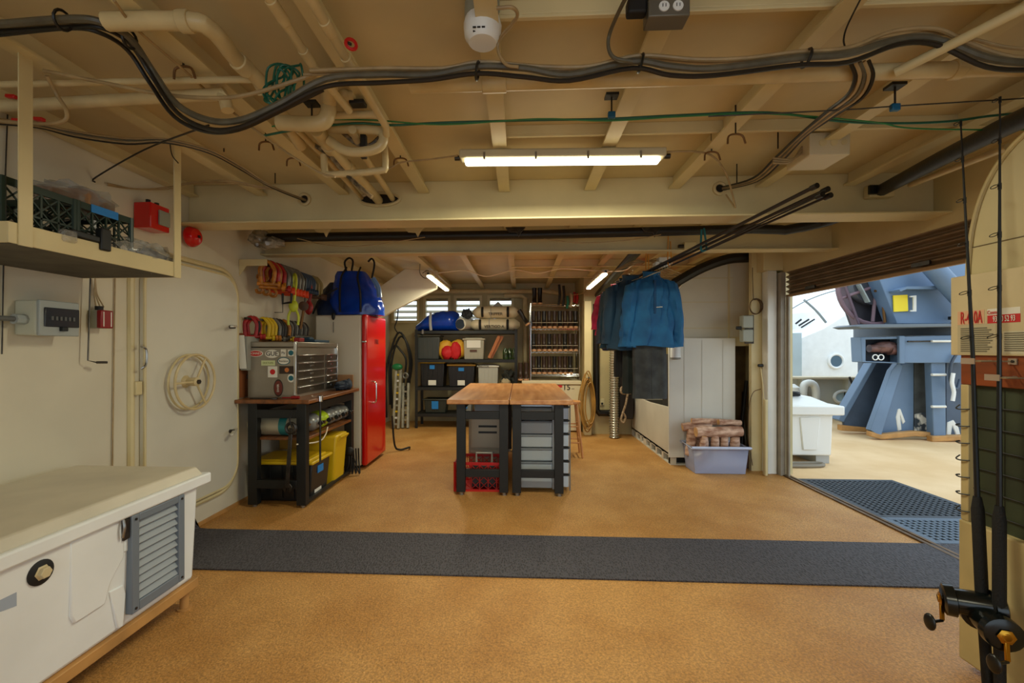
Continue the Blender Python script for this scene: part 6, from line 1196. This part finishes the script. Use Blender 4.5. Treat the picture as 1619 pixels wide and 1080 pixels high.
slab('peeled_patch', [(1420, 647), (1424, 646), (1432, 667), (1428, 671), (1424, 660), (1426, 680), (1420, 682), (1417, 660)], 7.39, .02, white_p)
slab('base_ring', [(1330, 672), (1378, 677), (1378, 684), (1330, 681)], 7.7, .1, tan_p); slab('base_ring', [(1377, 682), (1394, 687), (1448, 682), (1474, 684), (1474, 692), (1448, 690), (1394, 695), (1377, 690)], 7.2, .1, tan_p); slab('base_ring', [(1474, 690), (1540, 688), (1540, 696), (1474, 699)], 7.1, .1, tan_p)
# upper box
bx = slab('winch_box', [(1424, 532), (1515, 530), (1540, 530), (1540, 574), (1424, 574)], 7.1, .25, cb)
slab('box_frame', [(1361, 533), (1424, 532), (1424, 536), (1369, 537), (1369, 571), (1424, 573), (1424, 575), (1363, 573)], 7.1, .22, cb); slab('box_back', [(1366, 534), (1424, 534), (1424, 574), (1366, 574)], 7.3, .05, M('crane_dark', (30, 36, 46), rough=.7))
slab('box_post', [(1422, 531), (1431, 531), (1431, 575), (1422, 575)], 7.06, .05, cb)
O('hydraulic_motor', MB().cyl(at(1374, 551, 7.2), at(1390, 551, 7.2), .06).ell(at(1400, 549, 7.2), (.2, .09, .09), 16, 10, .2, 4, 2).cyl(at(1405, 552, 7.2), at(1424, 553, 7.2), .09), M('motor_brown', (120, 84, 78), rough=.5, var=.4, vs_=10), t)
for u in (1384, 1393): O('shackle_ring', MB().ring(at(u, 565, 7.08), .04, .008, (0, 1, 0), 16, 6), white_pl, t)
O('box_rail', MB().cyl(at(1435, 540, 7.05), at(1520, 539, 7.05), .012), dsteel, t); O('box_rail', MB().cyl(at(1473, 539.5, 7.02), at(1502, 539.5, 7.02), .018), white_p, t)
O('turntable', MB().lathe([(1.0, 0), (1.0, .2)], (7.1, 8.1, at(1450, 530, 7.2).z), n=28), M('crane_dark2', (50, 60, 72), rough=.5), t); slab('turntable_flange', [(1352, 516), (1362, 513), (1540, 511), (1540, 516), (1362, 519)], 6.9, .5, M('crane_grey', (100, 110, 120), rough=.5))
slab('crane_body', [(1384, 425), (1420, 418), (1545, 385), (1545, 512), (1418, 512)], 7.2, .25, cb)
slab('drum_housing', [(1334, 450), (1345, 430), (1392, 415), (1418, 513), (1357, 514)], 7.6, .2, M('housing_dark', (44, 42, 50), rough=.6))
slab('housing_edge', [(1334, 450), (1338, 448), (1361, 512), (1357, 514)], 7.4, .15, M('housing_mauve', (96, 76, 88), rough=.6))
dc = at(1385, 452, 7.45); O('winch_drum', MB().ring(dc, .60, .035, (0, 1, 0), 36, 8, ry=.62), M('drum_mauve', (120, 96, 106), rough=.5), t); O('drum_core', MB().cyl(dc + V((0, .0, .05)), dc + V((0, .3, .05)), .36, n=28), M('drum_core', (60, 62, 70), rough=.4), t)
for a in (-95, -30, 200): O('drum_spoke', MB().cyl(dc, dc + V((.58 * math.cos(math.radians(a)), 0, .58 * math.sin(math.radians(a)))), .025), M('drum_mauve', (0, 0, 0)), t)
O('drum_pipe', MB().tube(Y([(1383, 460), (1394, 462), (1396, 480), (1399, 510)], 7.35, 9), .02, 8, sm=3), M('rust_steel', (120, 86, 50)), t); O('brace_strip', MB().bar(at(1357, 450, 7.4), at(1372, 478, 7.4), .09, .02), M('strip_pale', (150, 160, 160)), t)
O('yellow_plate', MB().prism([at(u, v, 7.17) for u, v in ((1413, 467), (1435, 466), (1436, 492), (1414, 493))], (0, .02, 0)), M('sign_yellow', (244, 218, 40), rough=.5), t)
O('white_bracket', MB().prism([at(u, v, 7.12) for u, v in ((1439, 468), (1449, 467), (1449, 492.5), (1440, 492.5), (1440, 490.5), (1444.5, 490.5), (1444.5, 470), (1439, 470))], (0, .02, 0)), white_p, t)
O('body_ledge', MB().prism([at(u, v, 7.0) for u, v in ((1422, 458), (1434, 453), (1490, 452), (1530, 446), (1530, 450), (1490, 457), (1434, 457), (1424, 461))], (0, .2, 0)), cb, t); O('boom_cylinder', MB().cyl(at(1468, 415, 6.9), at(1545, 500, 6.9), .13, n=18), cb, t)
O('hydraulic_lever', MB().cbox(at(1508, 503, 7.1), (.12, .06, .05)), black, t); O('chain_end', MB().tube(Y([(1507, 590), (1505, 605), (1508, 620), (1506, 634)], 7.0), .025, 8, sm=3), white_pl, t); O('side_hose', MB().tube(Y([(1512, 560), (1504, 575), (1502, 600), (1512, 615), (1518, 600)], 7.05), .02, 8, sm=3), cbd, t)
# bulwark and superstructure
sup = M('ship_white', (244, 247, 248), rough=.5, var=.03); bul = M('bulwark_white', (206, 206, 196), rough=.55, col2=(176, 150, 112), vs_=1.8, thr=(.28, .42))
mb = MB().box(3.2, 16, 9.4, 9.5, 0, .80)
for k in range(12): mb.box(3.9 + k * .9, 3.96 + k * .9, 9.25, 9.4, 0, .80)
struct('trim_26', mb, bul, 'rust streaked white bulwark at the deck edge', 'bulwark'); struct('trim_27', MB().box(3.2, 16, 9.22, 9.55, .80, .845), M('cap_cream', (216, 200, 170), rough=.5), 'cream cap rail on the bulwark', 'rail', bev=.01)
t = T('ship_superstructure', 'white sloping ship superstructure with a round porthole beyond the bulwark', 'superstructure', at(1330, 590, 11))
slab('superstructure_wall', [(1266, 535), (1302, 520), (1345, 493), (1400, 478), (1600, 470), (1600, 647), (1266, 647)], 11.0, 1.5, sup); pc = at(1322, 571, 10.98); O('porthole', MB().cyl(pc, pc + V((0, .03, 0)), .16, n=24), M('port_glass', (60, 90, 110), rough=.1), t); O('porthole_rim', MB().ring(pc, .165, .03, (0, 1, 0), 28, 8), sup, t)
slab('tank_wall', [(1215, 528), (1268, 526), (1268, 602), (1215, 602)], 10.8, .1, M('panel_bluegrey', (188, 206, 214), rough=.4, var=.1, vs_=1))
for k, (a, b) in enumerate((((1258, 512), (1267, 505)), ((1263, 515), (1279, 505)), ((1267, 518), (1288, 505)))): O('louver_bar', MB().bar(at(*a, 12), at(*b, 12), .03, .04), black, t)
slab('upper_deck_wall', [(1200, 545), (1200, 500), (1345, 488), (1345, 530)], 12.3, .2, sup)
one('mooring_gooseneck', MB().tube([at(1270, 660, 9.1), at(1270, 615, 9.1), at(1276, 606, 9.1), at(1286, 608, 9.1), at(1290, 620, 9.1), at(1289, 640, 9.1)], .07, 12, sm=4), white_p, 'white gooseneck vent pipe against the bulwark', 'vent pipe')
one('vent_post', MB().lathe([(.12, 0), (.12, .55), (.16, .56), (.16, .66), (.08, .72)], (at(1249, 600, 9.0).x, 9.0, 0), n=16), white_p, 'short white capped vent post beside the gooseneck', 'vent post')
t = T('fairlead', 'oval white-rimmed opening in the bulwark left of the crane fins', 'fairlead', at(1333, 628, 9.2)); c = at(1333, 628, 9.25); O('oval_rim', MB().ring(c, .17, .03, (0, 1, 0), 28, 8, ry=.12), white_p, t)
O('oval_opening', MB().prism([c + V((.16 * math.cos(a), .02, .11 * math.sin(a))) for a in [i * PI / 12 for i in range(24)]], (0, .02, 0)), M('sea_pale', (196, 222, 232), rough=.3), t); O('cross_bar', MB().cyl(c + V((.0, -.02, -.11)), c + V((.02, -.02, .11)), .01), dsteel, t)
one('leaning_bar', MB().cyl(at(1343, 596, 9.1), at(1353, 620, 9.1), .02), dsteel, 'thin dark bar leaning over the bulwark near the crane', 'bar')
cable('thin stay wire sloping up over the ship structure', [at(1238, 497, 9.6), at(1270, 478, 9.6), at(1305, 464, 9.6), at(1340, 455, 9.6)], .012, M('wire_pale', (150, 160, 164))); cable('pale sloping stair rail below the stay wire', [at(1271, 474, 9.8), at(1290, 491, 9.8), at(1306, 510, 9.8)], .025, M('wire_pale', (0, 0, 0)))
